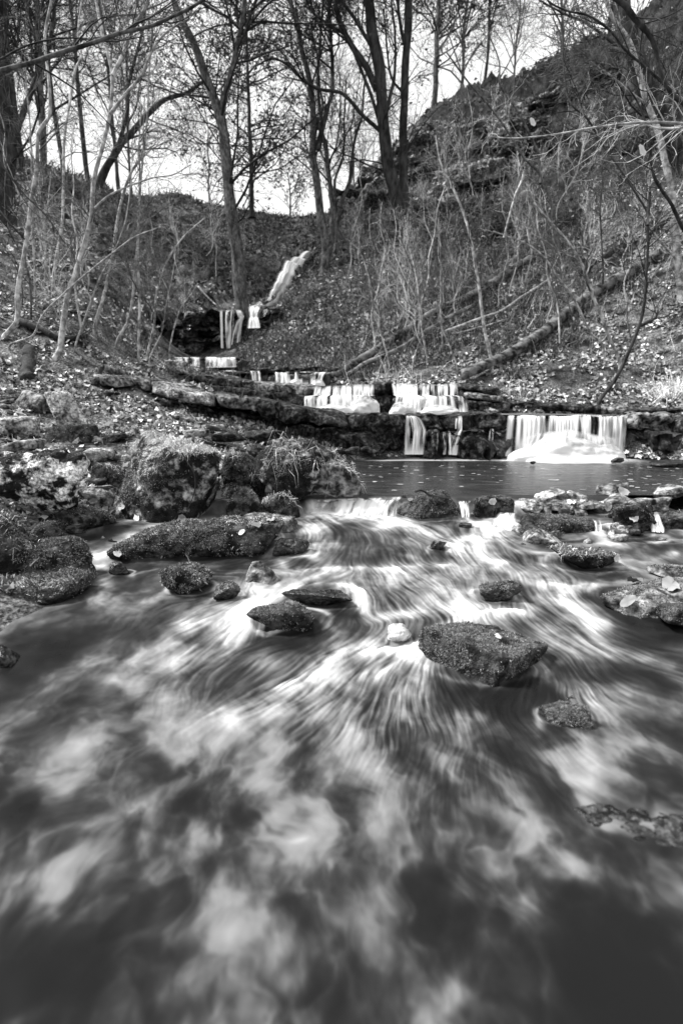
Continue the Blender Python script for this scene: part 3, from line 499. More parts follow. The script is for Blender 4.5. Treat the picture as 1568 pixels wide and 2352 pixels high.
# --- layered ledges: rows of slabs following the strata
def superbox(nx, ny, nz, k=5):
    fs = []; vs = []; off = 0
    for ax in range(3):
        for sg in (-1, 1):
            dims = [nx, ny, nz]; a_, b_ = [i for i in range(3) if i != ax]
            u = np.linspace(-1, 1, dims[a_] + 1); v = np.linspace(-1, 1, dims[b_] + 1); U, V = np.meshgrid(u, v, indexing='ij')
            P = np.zeros(U.shape + (3,)); P[..., a_] = U; P[..., b_] = V; P[..., ax] = sg; vs.append(P.reshape(-1, 3))
            g = gridfaces(len(u), len(v), off); flip = (sg > 0) == (ax == 1)
            fs.append(g[:, ::-1] if not flip else g); off += U.size
    P = np.concatenate(vs); q = P.copy(); r = (np.abs(q) ** k).sum(1) ** (1 / k); return q / r[:, None], np.concatenate(fs)
def path3(pts):
    tc = lambda a, b: T(a, b, False)
    pts = [(p[0], p[1], hit(p[0], p[1], tc)[1] - .35) if len(p) == 2 else (p[0], p[1], p[2] if p[2] > 14 else min(p[2], hit(p[0], p[1] + 6, tc, 5)[1] - .04)) for p in pts]
    P = np.array([at(*p) for p in pts]); s = np.concatenate([[0], np.cumsum(np.linalg.norm(np.diff(P, axis=0), axis=1))]); return P, s
def pinterp(P, s, t): return np.stack([np.interp(t, s, P[:, i]) for i in range(3)], -1)
def slab_row(parent, pts, th, depth, nb, mat, seed, rough=.04, jit=.3, res=.045, gap=-.02, moss=0, mlen=.02, over=0., name="stone_slab"):
    P, s = path3(pts); rg = np.random.default_rng(seed); cuts = np.linspace(0, s[-1], nb + 1); cuts[1:-1] += rg.uniform(-.45, .45, nb - 1) * s[-1] / nb
    th = np.atleast_1d(th).astype(float); mats = mat if isinstance(mat, list) else [mat]
    for k in range(nb):
        a, b = cuts[k] + gap, cuts[k + 1] - gap; ln = b - a; mid = pinterp(P, s, np.array([(a + b) / 2]))[0]
        thk = np.interp((a + b) / 2 / s[-1], np.linspace(0, 1, len(th)), th) * pxm(mid)
        nx, ny, nz = max(6, min(40, int(ln / res))), 6, max(5, min(14, int(thk / res)))
        Q, Fc = superbox(nx, ny, nz, 5 + rg.random() * 4)
        t = a + (Q[:, 0] + 1) / 2 * ln; base = pinterp(P, s, t); e = pinterp(P, s, np.minimum(t + .05, s[-1])) - pinterp(P, s, np.maximum(t - .05, 0))
        e[:, 2] = 0; e /= np.linalg.norm(e, axis=1)[:, None] + 1e-9; back = np.stack([-e[:, 1], e[:, 0], e[:, 0] * 0], -1); back *= np.sign(back[:, 1:2] + 1e-6)
        jz, jb = rg.uniform(-1, 1) * jit * .12 * thk, rg.uniform(-1, 1) * jit * .18 * depth
        V = base + back * ((Q[:, 1] + 1) / 2 * depth + jb - over)[:, None]
        V[:, 2] += (Q[:, 2] - 1) / 2 * thk * (1 + .45 * fbm(np.stack([V[:, 0] * .9, V[:, 1] * .9, V[:, 0] * 0 + seed], -1), 3)) + jz; V += (e * rg.uniform(-.35, .35) + 0)[:, :] * (Q[:, 2:3] * thk * .6) * (np.abs(Q[:, :1]) > .3)
        nd = fbm(V * 2.6 + seed, 4, .6); ne = fbm(np.stack([V[:, 0] * 1.3, V[:, 1] * 1.3, V[:, 2] * 14], -1) + seed, 3)
        V -= back * ((nd * rough * 3.2 + ne * rough * 1.4) * ss(.4, -.8, Q[:, 1]))[:, None]; V[:, 2] += fbm(V * 3.1 + 50, 3) * rough * .8
        m = mats[rg.integers(len(mats))]
        o = link(name, mesh(name, V - np.array(parent.location), [Fc], m), parent)
        if moss:
            F3 = np.concatenate([Fc[:, :3], Fc[:, [0, 2, 3]]]); pp, nn = tri_sample(V - np.array(parent.location), F3, int(moss * ln), rg, (-.7, .3), lambda c, N: .2 + ss(-.2, .2, fbm(c * 3 + seed, 3)) if False else (N[:, 1] < .5) * 1.0)
            nn = nn.copy(); nn[:, 2] -= .2; hair("moss", o, pp, nn, mlen, mlen * .2, MOSSB, seed + k, droop=.6, lean=.7)
def ledge(label, c, cat="rock ledge"): return empty("rock_ledge", at(*c), label, cat)
DM = [DARKROCK, MOSS, DARKROCK]; PM = [PALEROCK, GREYROCK, PALEROCK]
e = ledge("long layered ledge curving from the left bank to the lowest falls", (600, 990, 8.4))
slab_row(e, [(236,856,8.1),(306,866,8.0),(382,882,7.95),(443,897,7.95),(520,907,8.05),(596,915,8.15)], [24, 30, 27], 1.3, 6, PM, 301, rough=.05, gap=.006, res=.03, jit=.9, over=.12)
slab_row(e, [(585,914,8.15),(682,935,8.2),(800,948,8.25),(934,953,8.3)], [32, 42, 38], 1.3, 2, [DARKROCK, MOSS], 302, rough=.09, moss=900, over=.05)
slab_row(e, [(236,893,8.55),(330,912,8.5),(430,932,8.45),(510,944,8.4)], [26, 20, 16], 1.0, 5, [DARKROCK, GREYROCK], 303, rough=.12, jit=1.2)
slab_row(e, [(490,938,8.3),(610,956,8.25),(682,976,8.2),(800,986,8.2),(934,990,8.3)], [22, 44, 56, 52], 1.0, 2, [MOSS, DARKROCK], 304, rough=.12, moss=1300, mlen=.025)
slab_row(e, [(300,934,8.75),(440,962,8.7),(560,990,8.65),(680,1016,8.6)], 10, .8, 5, [GREYROCK, DARKROCK], 305, rough=.1, jit=1.5)
slab_row(e, [(236,906,9.0),(420,948,8.95),(560,980,8.9),(760,1012,8.75),(934,1026,8.6)], 50, .8, 4, WETROCK, 306, rough=.08)
e = ledge("mossy rock face with leaf flecks behind the thin lowest trickles", (1040, 1000, 8.4))
slab_row(e, [(934,955,8.3),(1060,953,8.3),(1170,955,8.32)], 40, 1.0, 2, [DARKROCK, MOSS], 311, rough=.10, moss=700)
slab_row(e, [(936,990,8.2),(1060,990,8.2),(1170,990,8.3)], 62, 1.0, 7, [DARKROCK, WETROCK], 312, rough=.16, jit=1.5)
e = ledge("dark rock step hidden behind the wide white fall", (1300, 1000, 8.5))
slab_row(e, [(1165,958,8.42),(1300,958,8.42),(1440,957,8.4)], 46, 1.0, 5, WETROCK, 313, rough=.04)
slab_row(e, [(1165,1000,8.4),(1300,1000,8.4),(1440,1000,8.35)], 60, 1.0, 4, WETROCK, 314, rough=.05)
e = ledge("mossy ledge end right of the wide fall", (1500, 1000, 8.1))
slab_row(e, [(1436,952,8.25),(1568,954,8.05),(1760,958,7.8)], 44, 1.2, 3, [DARKROCK, GREYROCK], 315, rough=.14, moss=700, jit=1.2)
slab_row(e, [(1426,998,8.1),(1568,1004,7.85),(1760,1010,7.6)], 62, 1.0, 6, [DARKROCK, WETROCK], 316, rough=.16, moss=400, jit=1.5)
e = ledge("dark mossy second ledge left of the double falls", (560, 890, 9.9))
slab_row(e, [(378,850,10.1),(480,863,10.0),(565,874,9.9),(640,880,9.75),(712,888,9.5)], 26, 1.3, 6, [DARKROCK, GREYROCK, MOSS], 321, rough=.06, moss=250)
slab_row(e, [(390,874,9.9),(502,886,9.75),(600,898,9.6),(706,908,9.35)], 30, 1.0, 5, DM, 322, rough=.06, moss=250)
e = ledge("stepped dark rock carrying the left one of the double falls", (780, 910, 9.4))
slab_row(e, [(698,890,9.35),(780,887,9.35),(862,886,9.35)], 26, 1.2, 3, WETROCK, 323)
slab_row(e, [(698,911,9.2),(862,911,9.2)], 40, 1.0, 3, WETROCK, 324)
e = ledge("black upright rock between the double falls", (880, 910, 9.3))
slab_row(e, [(858,878,9.3),(900,876,9.3)], 36, 1.0, 1, DARKROCK, 325, rough=.07)
slab_row(e, [(856,910,9.25),(904,910,9.25)], 40, 1.0, 2, DARKROCK, 326, rough=.06)
e = ledge("stepped dark rock carrying the right one of the double falls", (980, 910, 9.4))
slab_row(e, [(898,884,9.35),(980,884,9.35),(1060,888,9.35)], 26, 1.2, 3, WETROCK, 327)
slab_row(e, [(900,911,9.15),(1074,914,9.15)], 38, 1.0, 3, WETROCK, 328)
e = ledge("thin bedded dark bank right of the double falls", (1100, 910, 9.3))
slab_row(e, [(1056,880,9.5),(1100,884,9.4),(1140,892,9.3)], 18, 1.0, 2, DM, 329)
slab_row(e, [(1064,900,9.4),(1150,908,9.2)], 16, 1.0, 2, [GREYROCK, DARKROCK], 330)
slab_row(e, [(1072,920,9.2),(1170,926,9.1)], 24, 1.0, 3, DM, 331)
slab_row(e, [(1130,928,9.15),(1240,924,9.1),(1330,930,9.1),(1440,935,8.9),(1568,938,8.6)], 20, .8, 8, [DARKROCK, GREYROCK, MOSS], 332, rough=.08)
e = ledge("dark shelf behind the third step of falls", (660, 870, 11.2))
slab_row(e, [(560,856,11.3),(660,856,11.2),(756,856,11.1)], 32, 1.5, 5, WETROCK, 333)
e = ledge("flat dark stones right of the third falls under the leafy spur", (700, 845, 11.6))
slab_row(e, [(570,846,12.0),(660,842,12.0),(740,842,11.8),(800,850,11.6)], 12, 1.0, 5, DM, 334, rough=.07)
e = ledge("thin stone shelf under the fourth step of falls", (480, 835, 13.3))
slab_row(e, [(385,825,13.6),(470,824,13.5),(556,824,13.4)], 26, 1.6, 4, WETROCK, 335)
slab_row(e, [(480,852,12.4),(560,852,12.2),(620,856,12.0)], 16, 1.2, 3, WETROCK, 336)
e = ledge("black undercut cliff of thin beds behind the upper fall", (440, 760, 17.4))
for k, (yy, dY, t_) in enumerate([(712, 0, 15), (728, .35, 22), (750, .08, 9), (760, .4, 15), (775, .1, 9), (784, .35, 22)]):
    slab_row(e, [(350, yy + 4, 15.7 + dY), (440, yy, 16.1 + dY), (530, yy - 1, 16.2 + dY), (566, yy - 3, 16.3 + dY)], t_, 1.6, 6, [WETROCK, DARKROCK, GREYROCK] if k in (0, 1, 3, 5) else WETROCK, 340 + k, rough=.18, res=.1, jit=1.4)
e = ledge("pale thin bedded outcrop on the slope beside the upper cascade", (560, 640, 20.5))
for k in range(9):
    yy = 586 + k * 13; x0 = 470 + (k * 37) % 50; slab_row(e, [(x0, yy), (x0 + 70, yy - 3), (min(x0 + 140, 616), yy - 2)], 7, .8, 5, PM + [GREYROCK], 360 + k, rough=.10, res=.12, jit=1.2, gap=.05)
# outcrops along the right-hand crag
rgc = np.random.default_rng(5); CL = ["crag block on the skyline left of the twin trunks", "dark crag block under the left skyline", "jutting block beside the cleft in the crag", "tilted block above the black cleft", "blocky outcrop behind the twin trunks", "pale faced block right of the twin trunks", "shelf of rock below the crag top", "angular block high on the crag edge", "broken block under the crag edge", "weathered block on the upper bank", "rough outcrop half hidden by thin stems", "dark outcrop on the skyline shoulder", "long tilted bed of rock across the bank", "lower bed of rock across the bank", "bed of rock under the skyline at mid bank", "small outcrop above the fallen logs", "block beside the pale birch stub", "high outcrop under the top skyline", "outcrop at the upper right edge", "dark outcrop under the tall leaning trunk"]
CB = [(826,440,60,36),(800,480,60,40),(858,410,60,40),(880,470,70,50),(905,372,60,40),(975,330,70,44),(960,400,80,34),(1010,300,70,36),(1040,350,90,36),(1100,300,80,34),(1130,380,70,30),(1180,250,80,30),(1060,430,130,26),(1010,470,110,28),(1230,330,110,30),(1180,520,80,30),(1200,600,70,26),(1380,180,90,34),(1500,330,100,50),(1440,560,90,50)]
for i, (px, py, ww, hh) in enumerate(CB):
    c = hit(px, py, None, 8, 50, 700); k = pxm(c); P, Fc = rock_shape(None, (ww * k * .75, ww * k * .5, hh * k * .85), 400 + i, 5, planes=10, p=16, rough=.42, tilt=(.28 if px > 820 else .1, .15), strata=.1)
    tag(link("rock_outcrop", mesh("rock_outcrop", P, [Fc], [DARKROCK, GREYROCK, DARKROCK][i % 3]), None, c - np.array([0, -.15, hh * k * .15])), CL[i], "rock outcrop", "rock outcrops on the right-hand crag")
# ================================================================== falls
def fall_mat():
    m = bpy.data.materials.new("falling_water"); m.use_nodes = True; n = m.node_tree; b = n.nodes['Principled BSDF']; l = n.links.new
    a = n.nodes.new('ShaderNodeAttribute'); a.attribute_name = 'alpha'; g = n.nodes.new('ShaderNodeAttribute'); g.attribute_name = 'milk'
    l(a.outputs['Fac'], b.inputs['Alpha']); mr = n.nodes.new('ShaderNodeMapRange'); mr.inputs[3].default_value = .16; mr.inputs[4].default_value = .84; l(g.outputs['Fac'], mr.inputs[0])
    l(mr.outputs[0], b.inputs['Base Color']); b.inputs['Roughness'].default_value = .55
    return m
FALL_M = fall_mat()
def curtain(parent, rows, seed, freq=9, dens=.0, nv_=26, edge=.04, mistbase=0., gaps=(), base_fade=0, top_thin=.25):
    """rows: polylines from lip to foot, each [(px, py, distance), ...]"""
    R = [np.array([at(*p) for p in r]) for r in rows]; L0 = max(np.linalg.norm(r[-1] - r[0]) for r in R); nu_ = int(max(24, min(170, L0 / .012)))
    u = np.linspace(0, 1, nu_)
    RR = [np.stack([np.interp(u, np.linspace(0, 1, len(r)), r[:, i]) for i in range(3)], -1) for r in R]
    vv = np.linspace(0, len(R) - 1, nv_); P = np.zeros((nu_, nv_, 3))
    for j, v in enumerate(vv):
        k = min(int(v), len(R) - 2); t = v - k; th = t ** .55; P[:, j, :2] = RR[k][:, :2] * (1 - th) + RR[k + 1][:, :2] * th; P[:, j, 2] = RR[k][:, 2] * (1 - t) + RR[k + 1][:, 2] * t
    vn = vv / vv[-1]; xs = u * L0
    col = lambda f, o, q=.35: fbm(np.stack([np.broadcast_to(xs[:, None] * f, (nu_, nv_)), np.broadcast_to(vn[None] * q, (nu_, nv_)), np.full((nu_, nv_), seed + o)], -1), 4, .6)
    n1 = col(freq, 0, .8); n2 = col(freq * .28, 5, .9); n3 = col(freq * 3, 8, .6)
    a = ss(-.42 - dens, .34 - dens, n1 + n2 * 1.2 + .5 * n3)
    m_ = np.clip(.70 + .5 * n1 + .7 * n3 + .5 * n2, .1, 1)
    if mistbase: mb = ss(1 - mistbase, 1, vn)[None] * np.ones_like(a); a = np.maximum(a, mb); m_ = np.maximum(m_, mb)
    ed = ss(0, edge, u + .03 * n1[:, -1]) * ss(1, 1 - edge, u + .03 * n1[:, -1]); a = a * ed[:, None]
    for g0, g1 in gaps: a = a * (1 - (ss(g0 - .012, g0 + .012, u) * ss(g1 + .012, g1 - .012, u)))[:, None]
    a = a * (top_thin + (1 - top_thin) * ss(0, .12, vn))[None]
    P[..., 1] -= .04 * (n1 + .6 * n3) * ss(0, .3, vn)[None]; P[..., 2] += .035 * n2 * (1 - ss(0, .5, vn))[None] * min(1, L0)
    me = mesh("water_curtain", (P - np.array(parent.location)).reshape(-1, 3), [gridfaces(nu_, nv_)], FALL_M, {'alpha': np.clip(a, 0, 1).ravel(), 'milk': m_.ravel()})
    return link("water_curtain", me, parent)
def mound(parent, px, py, wpx, hpx, Y, seed, ry=.5):
    c = at(px, py, Y); k = pxm(c); D, Fc = ico(5); P = D * np.array([wpx * k / 2, wpx * k / 2 * ry, hpx * k]); P += D * (fbm(D * 1.4 + seed, 3) * .22 * hpx * k)[:, None]
    zz = D[:, 2]; al = np.clip(1.0 - ss(.35, 1.05, zz + .7 * fbm(D * 2.2 + seed, 3)) * .75, 0, 1)
    return link("foam_mound", mesh("foam_mound", P + c - np.array(parent.location), [Fc], FALL_M, {'alpha': al, 'milk': np.full(len(P), .96)}), parent)
def fall(label, c): return empty("waterfall", at(*c), label, "waterfall")
e = fall("wide white waterfall with a glowing mound of foam at its foot", (1300, 1050, 8.2))
curtain(e, [[(1160,955,8.38),(1300,954,8.38),(1442,955,8.36)], [(1158,957,8.28),(1300,957,8.28),(1440,958,8.26)], [(1150,1048,8.12),(1300,1052,8.02),(1434,1050,8.1)]], 1, freq=7, dens=.12, mistbase=.3, nv_=36, gaps=((.0, .03), (.075, .105)))
curtain(e, [[(1196,1000,8.12),(1300,985,8.1),(1420,1005,8.08)], [(1176,1052,7.95),(1300,1060,7.82),(1436,1056,7.9)]], 2, freq=4, dens=.5, nv_=20, edge=.25, top_thin=0)
for a_ in [(1292, 1056, 190, 52, 8.0, 3), (1225, 1058, 120, 30, 7.95, 4), (1370, 1056, 130, 36, 7.98, 5), (1320, 1060, 240, 20, 7.85, 6)]: mound(e, *a_)
e = fall("thin lowest trickle falling over mossy rock, left strand", (950, 1045, 8.2))
curtain(e, [[(932,955,8.28),(946,955,8.28)], [(931,957,8.18),(958,957,8.18)], [(928,990,8.12),(980,990,8.12)], [(926,1044,8.05),(974,1044,8.05)]], 11, freq=16, dens=.18, mistbase=.25, edge=.12)
e = fall("fine threads of water over mossy rock between two wider trickles", (1005, 1045, 8.2))
for x_, w_ in ((990, 5), (1001, 4), (1014, 9), (1029, 5)): curtain(e, [[(x_, 992, 8.12), (x_ + w_, 992, 8.12)], [(x_ - 1, 1044, 8.06), (x_ + w_ + 2, 1044, 8.06)]], 12 + x_, freq=20, dens=.1, edge=.25, nv_=14)
e = fall("leaning trickle of water right of the fine threads", (1050, 1045, 8.2))
curtain(e, [[(1052,955,8.28),(1060,955,8.28)], [(1048,992,8.14),(1062,988,8.14)], [(1028,1045,8.05),(1050,1045,8.05)]], 13, freq=14, dens=.4, mistbase=.3, edge=.15)
curtain(e, [[(1046,960,8.2),(1050,960,8.2)], [(1044,985,8.18),(1048,985,8.18)]], 14, dens=.4, edge=.2, nv_=8)
e = fall("pair of faint trickles left of the wide fall", (1130, 1045, 8.2))
curtain(e, [[(1124,985,8.22),(1134,985,8.22)], [(1116,1044,8.1),(1130,1044,8.1)]], 15, freq=14, dens=-.05, edge=.25, nv_=14); curtain(e, [[(1072,990,8.2),(1076,990,8.2)], [(1072,1030,8.14),(1077,1030,8.14)]], 16, dens=.0, edge=.3, nv_=10)
e = fall("left waterfall of the pair on the second step", (780, 945, 9.1))
curtain(e, [[(722,888,9.3),(790,885,9.28),(860,882,9.28)], [(718,908,9.1),(790,908,9.1),(862,908,9.1)], [(702,911,9.0),(790,911,8.95),(862,911,8.9)], [(702,940,8.9),(790,946,8.75),(866,945,8.8)]], 21, freq=8, dens=.16, mistbase=.25, nv_=34, gaps=((.0, .01), (.28, .32), (.62, .64)))
curtain(e, [[(698,909,9.1),(722,909,9.1)], [(699,936,8.98),(722,938,8.95)]], 22, dens=.05, nv_=14); mound(e, 835, 946, 74, 36, 8.85, 23); mound(e, 770, 947, 90, 20, 8.8, 24)
e = fall("right waterfall of the pair on the second step", (980, 945, 9.1))
curtain(e, [[(896,881,9.3),(980,881,9.28),(1050,884,9.28)], [(902,908,9.1),(980,908,9.1),(1052,908,9.1)], [(908,911,8.95),(990,911,8.9),(1072,911,8.95)], [(904,945,8.78),(990,948,8.72),(1076,946,8.8)]], 25, freq=8, dens=.15, mistbase=.25, nv_=34, gaps=((.36, .40), (.83, .87)))
mound(e, 925, 947, 60, 24, 8.8, 26); mound(e, 1010, 947, 90, 16, 8.75, 27); mound(e, 975, 925, 40, 18, 8.9, 28)
e = fall("low broad waterfall on the third step beside the leafy spur", (690, 885, 11))
curtain(e, [[(630,854,11.15),(690,854,11.1),(752,855,11.05)], [(629,856,11.05),(690,856,11.0),(750,857,10.95)], [(632,882,10.95),(690,886,10.85),(740,886,10.9)]], 31, freq=6, dens=.1, mistbase=.25, gaps=((.68, .72),))
mound(e, 680, 886, 30, 16, 10.85, 32); mound(e, 730, 886, 32, 14, 10.85, 33)
e = fall("narrow waterfall on the third step at its left end", (588, 880, 11))
curtain(e, [[(573,852,11.2),(597,852,11.2)], [(574,854,11.1),(598,854,11.1)], [(578,880,11.0),(601,880,11.0)]], 34, freq=8, dens=.2, nv_=16, edge=.15)
e = fall("fourth step waterfall, white band under the black cliff", (470, 845, 13.2))
curtain(e, [[(398,821,13.5),(470,820,13.4),(544,820,13.3)], [(398,823,13.35),(470,822,13.3),(544,822,13.2)], [(400,843,13.2),(470,845,13.1),(546,843,13.1)]], 35, freq=4.5, dens=.05, gaps=((.0, .02), (.42, .52)), mistbase=.2)
e = fall("little spill under the fourth step", (515, 862, 12.2))
curtain(e, [[(500,852,12.3),(545,850,12.2)], [(502,865,12.1),(540,865,12.1)]], 36, freq=5, dens=.0, nv_=12)
e = fall("slim single strand of the upper fall over the black cliff", (510, 795, 17))
curtain(e, [[(505,713,15.9),(512,713,15.9)], [(507,800,15.7),(514,800,15.7)]], 41, dens=.6, edge=.2, nv_=16)
e = fall("braided upper fall fanning white behind the leaning trunk", (540, 795, 17))
curtain(e, [[(519,713,15.9),(540,712,15.8)], [(518,800,15.7),(536,800,15.7)]], 42, freq=6, dens=-.05, nv_=16); curtain(e, [[(541,712,15.8),(552,712,15.8)], [(546,735,15.7),(562,728,15.7)], [(522,796,15.6),(553,784,15.6)]], 43, freq=6, dens=.3, nv_=20, edge=.12)
curtain(e, [[(566,706,16.2),(602,702,16.2)], [(570,714,15.8),(598,711,15.8)], [(572,730,15.7),(592,728,15.7)], [(566,754,15.4),(600,753,15.4)]], 44, freq=7, dens=.12, nv_=24, mistbase=.3, edge=.2)
e = fall("slanting white cascade running down the slope from the skyline", (640, 650, 20))
casc = [((566,709),(600,703),17.8), ((585,701),(622,704),18.6), ((608,690),(636,696),19.4), ((618,684),(640,688),19.8), ((626,664),(652,674),20.8), ((634,646),(664,656),21.8), ((648,622),(674,634),23.2), ((664,604),(690,616),24.6), ((684,592),(704,600),26.2), ((706,576),(716,582),28)]
cp = []; CYs = []
for (xa, ya), (xb, yb), Yd in casc: CYs.append(max(15.9, min(Yd, min(hit(x, y)[1] for x, y in ((xa, ya), (xb, yb), ((xa + xb) / 2, (ya + yb) / 2)))) - .35))
CYs = np.maximum.accumulate(np.array(CYs)); CYs = np.minimum(CYs, np.convolve(np.pad(CYs, 1, 'edge'), [.33, .34, .33], 'valid'))
for ((xa, ya), (xb, yb), _q), Yd in zip(casc, CYs): cp.append([(xa - 4, ya, Yd), ((xa + xb) / 2, (ya + yb) / 2 - 2, Yd - .1), (xb + 5, yb, Yd)])
curtain(e, cp[::-1], 45, freq=2.6, dens=.45, nv_=110, edge=.22, top_thin=.9); curtain(e, [[(a_[0] + 3, a_[1], a_[2] - .12), (b_[0], b_[1] + 1, b_[2] - .2), (c_[0] - 4, c_[1], c_[2] - .12)] for a_, b_, c_ in cp[::-1]], 46, freq=4, dens=.0, nv_=110, edge=.2, top_thin=.9)
e = ledge("black wet rocks bordering the slanting cascade below the skyline", (620, 720, 15.9))
slab_row(e, [(598,712,15.75),(620,706,15.8),(646,700,15.9)], 16, .8, 2, WETROCK, 371, rough=.12, res=.08); slab_row(e, [(598,728,15.6),(624,724,15.7),(652,716,15.8)], 22, .8, 3, [WETROCK, DARKROCK], 372, rough=.14, res=.08)
slab_row(e, [(590,690),(600,672),(616,650)], 12, .6, 3, [DARKROCK, GREYROCK], 373, rough=.14, res=.1); slab_row(e, [(644,686),(660,672),(676,652)], 14, .6, 3, WETROCK, 374, rough=.14, res=.1)
# short falls of the natural dam
e = fall("glassy outlet fall sliding under the grass draped boulder", (790, 1185, 4.7))
curtain(e, [[(715,1150,4.86),(800,1146,4.86),(880,1140,4.9),(925,1142,4.92)], [(715,1156,4.80),(800,1152,4.78),(880,1150,4.78),(918,1150,4.84)], [(706,1180,4.68),(790,1184,4.6),(860,1190,4.55),(912,1192,4.6)]], 51, freq=10, dens=-.06, nv_=20, edge=.06, mistbase=.3)
e = fall("thin split fall between the two mossy dam stones", (1066, 1195, 4.6))
curtain(e, [[(1050,1150,4.85),(1082,1150,4.85)], [(1052,1156,4.72),(1078,1156,4.72)], [(1060,1196,4.55),(1078,1196,4.55)]], 52, freq=22, dens=.0, nv_=18, edge=.15)
e = fall("bright chute of water left of the long shaggy slab", (1170, 1215, 4.3))
curtain(e, [[(1150,1160,4.72),(1200,1160,4.74)], [(1140,1185,4.45),(1190,1178,4.45)], [(1118,1222,4.2),(1184,1222,4.15)]], 53, freq=10, dens=.3, nv_=20, edge=.2, mistbase=.4)
e = fall("small fall at the right end of the long shaggy slab", (1372, 1235, 4.1))
curtain(e, [[(1358,1192,4.3),(1376,1192,4.3)], [(1360,1196,4.2),(1378,1196,4.2)], [(1366,1236,4.05),(1384,1236,4.05)]], 54, freq=16, dens=.25, nv_=16, edge=.2)
e = fall("blunt little fall under the crumbly leaf patched stone", (1400, 1235, 4.0))
curtain(e, [[(1388,1206,4.1),(1412,1204,4.1)], [(1386,1236,3.98),(1410,1236,3.98)]], 55, freq=14, dens=.15, nv_=12, edge=.25)
e = fall("smooth grey spill at the right of the crumbly stone", (1500, 1225, 4.1))
curtain(e, [[(1482,1176,4.25),(1510,1176,4.25)], [(1494,1222,4.05),(1522,1222,4.05)]], 56, freq=12, dens=.1, nv_=14, edge=.2)
e = fall("bright small cascade pouring off left of the triangular stone's foot", (575, 1400, 3.1))
curtain(e, [[(548,1336,3.40),(592,1334,3.42)], [(543,1345,3.30),(600,1345,3.30)], [(530,1396,3.02),(612,1398,2.98)]], 57, freq=12, dens=.5, nv_=20, edge=.2, mistbase=.5)
e = fall("stubby white spill at the right end of the black slab", (838, 1398, 3.1))
curtain(e, [[(816,1358,3.25),(848,1356,3.27)], [(820,1364,3.18),(856,1364,3.18)], [(824,1398,3.02),(864,1398,3.02)]], 58, freq=14, dens=.2, nv_=14, edge=.2)
# level water on the steps
def tierwater(pts, label, mk=.35):
    P = np.array([at(*p) for p in pts]); P[:, 2] = P[:2, 2].mean() - .012; n = 24; u = np.linspace(0, 1, n)
    q = (1 - u)[:, None, None] * ((1 - u)[None, :, None] * P[0] + u[None, :, None] * P[1]) + u[:, None, None] * ((1 - u)[None, :, None] * P[3] + u[None, :, None] * P[2])
    tag(link("tier_water", mesh("tier_water", q.reshape(-1, 3), [gridfaces(n, n)], POOL_M, {'milk': (mk + .25 * fbm(q * 4, 3)).ravel().clip(0, 1)})), label, kind="structure")
tierwater([(690,951,8.46),(1445,951,8.46),(1200,938,9.2),(700,938,9.2)], "shallow water on the lowest step", .45)
tierwater([(720,885,9.4),(1050,885,9.4),(900,874,10.8),(640,880,10.9)], "shallow water on the second step", .3)
tierwater([(560,855,11.25),(755,855,11.15),(600,849,12.3),(520,849,12.4)], "shallow water on the third step", .3)
tierwater([(395,822,13.5),(548,822,13.4),(560,811,15.4),(420,811,15.6)], "shallow water on the fourth step", .3)

# loose stones among the boulders
rgs = np.random.default_rng(15); SPm = []
for k in range(5):
    Pq, Fc = rock_shape(None, (.5, .42, .30), 900 + k, 4, planes=7, p=12, rough=.14); SPm.append(mesh("loose_stone", Pq, [Fc], [GREYROCK, DARKROCK, PALEROCK, DARKROCK, GREYROCK][k]))
for (xa, xb, ya, yb, n, fn_, lb, gp) in ((0, 640, 1005, 1250, 95, lambda a, b: T(a, b), "loose stone lying among the boulders of the left bank", "loose stones of the left bank"), (1190, 1560, 1140, 1245, 34, W, "wet broken stone along the right end of the pool's rim", "broken stones of the right rim"), (1080, 1560, 934, 950, 16, lambda a, b: T(a, b), "small stone on the bank just above the wide fall", "stones above the wide fall"), (0, 260, 880, 1000, 22, lambda a, b: T(a, b), "stone half hidden in leaves on the upper left bank", "stones in the leaves of the left bank")):
    for j in range(n):
        px, py = rgs.uniform(xa, xb), rgs.uniform(ya, yb); p = hit(px, py, fn_, 1.5); s = rgs.lognormal(-1.95, .45)
        if fn_ is not W and p[2] < W(p[0], p[1]) - .05: continue
        o = link("loose_stone", SPm[rgs.integers(5)], None, p + np.array([0, 0, .03 * s])); o.scale = (s * rgs.uniform(.8, 1.5), s, s * rgs.uniform(.5, 1.2)); o.rotation_euler = (rgs.uniform(-.4, .4), rgs.uniform(-.4, .4), rgs.uniform(0, 6.28)); tag(o, lb, "stone", gp)
for j in range(18):
    if j < 11: px, py = [(812,455),(845,430),(868,445),(905,400),(930,350),(990,320),(1020,340),(1070,310),(1150,290),(1200,300),(1260,230)][j]; px += 8
    else: px, py = rgs.uniform(900, 1300), rgs.uniform(300, 520)
    cc_ = hit(px, py, None, 8, 50, 700); k = pxm(cc_); Pq, Fc = rock_shape(None, (rgs.uniform(30, 60) * k, rgs.uniform(25, 40) * k, rgs.uniform(16, 34) * k), 950 + j, 5, planes=9, p=16, rough=.42, tilt=(.35, .1), strata=.12)
    tag(link("rock_outcrop", mesh("rock_outcrop", Pq, [Fc], [DARKROCK, WETROCK, GREYROCK][j % 3]), None, cc_), "one of the lesser rough rocks breaking out of the crag", "rock outcrop", "lesser rocks of the crag")
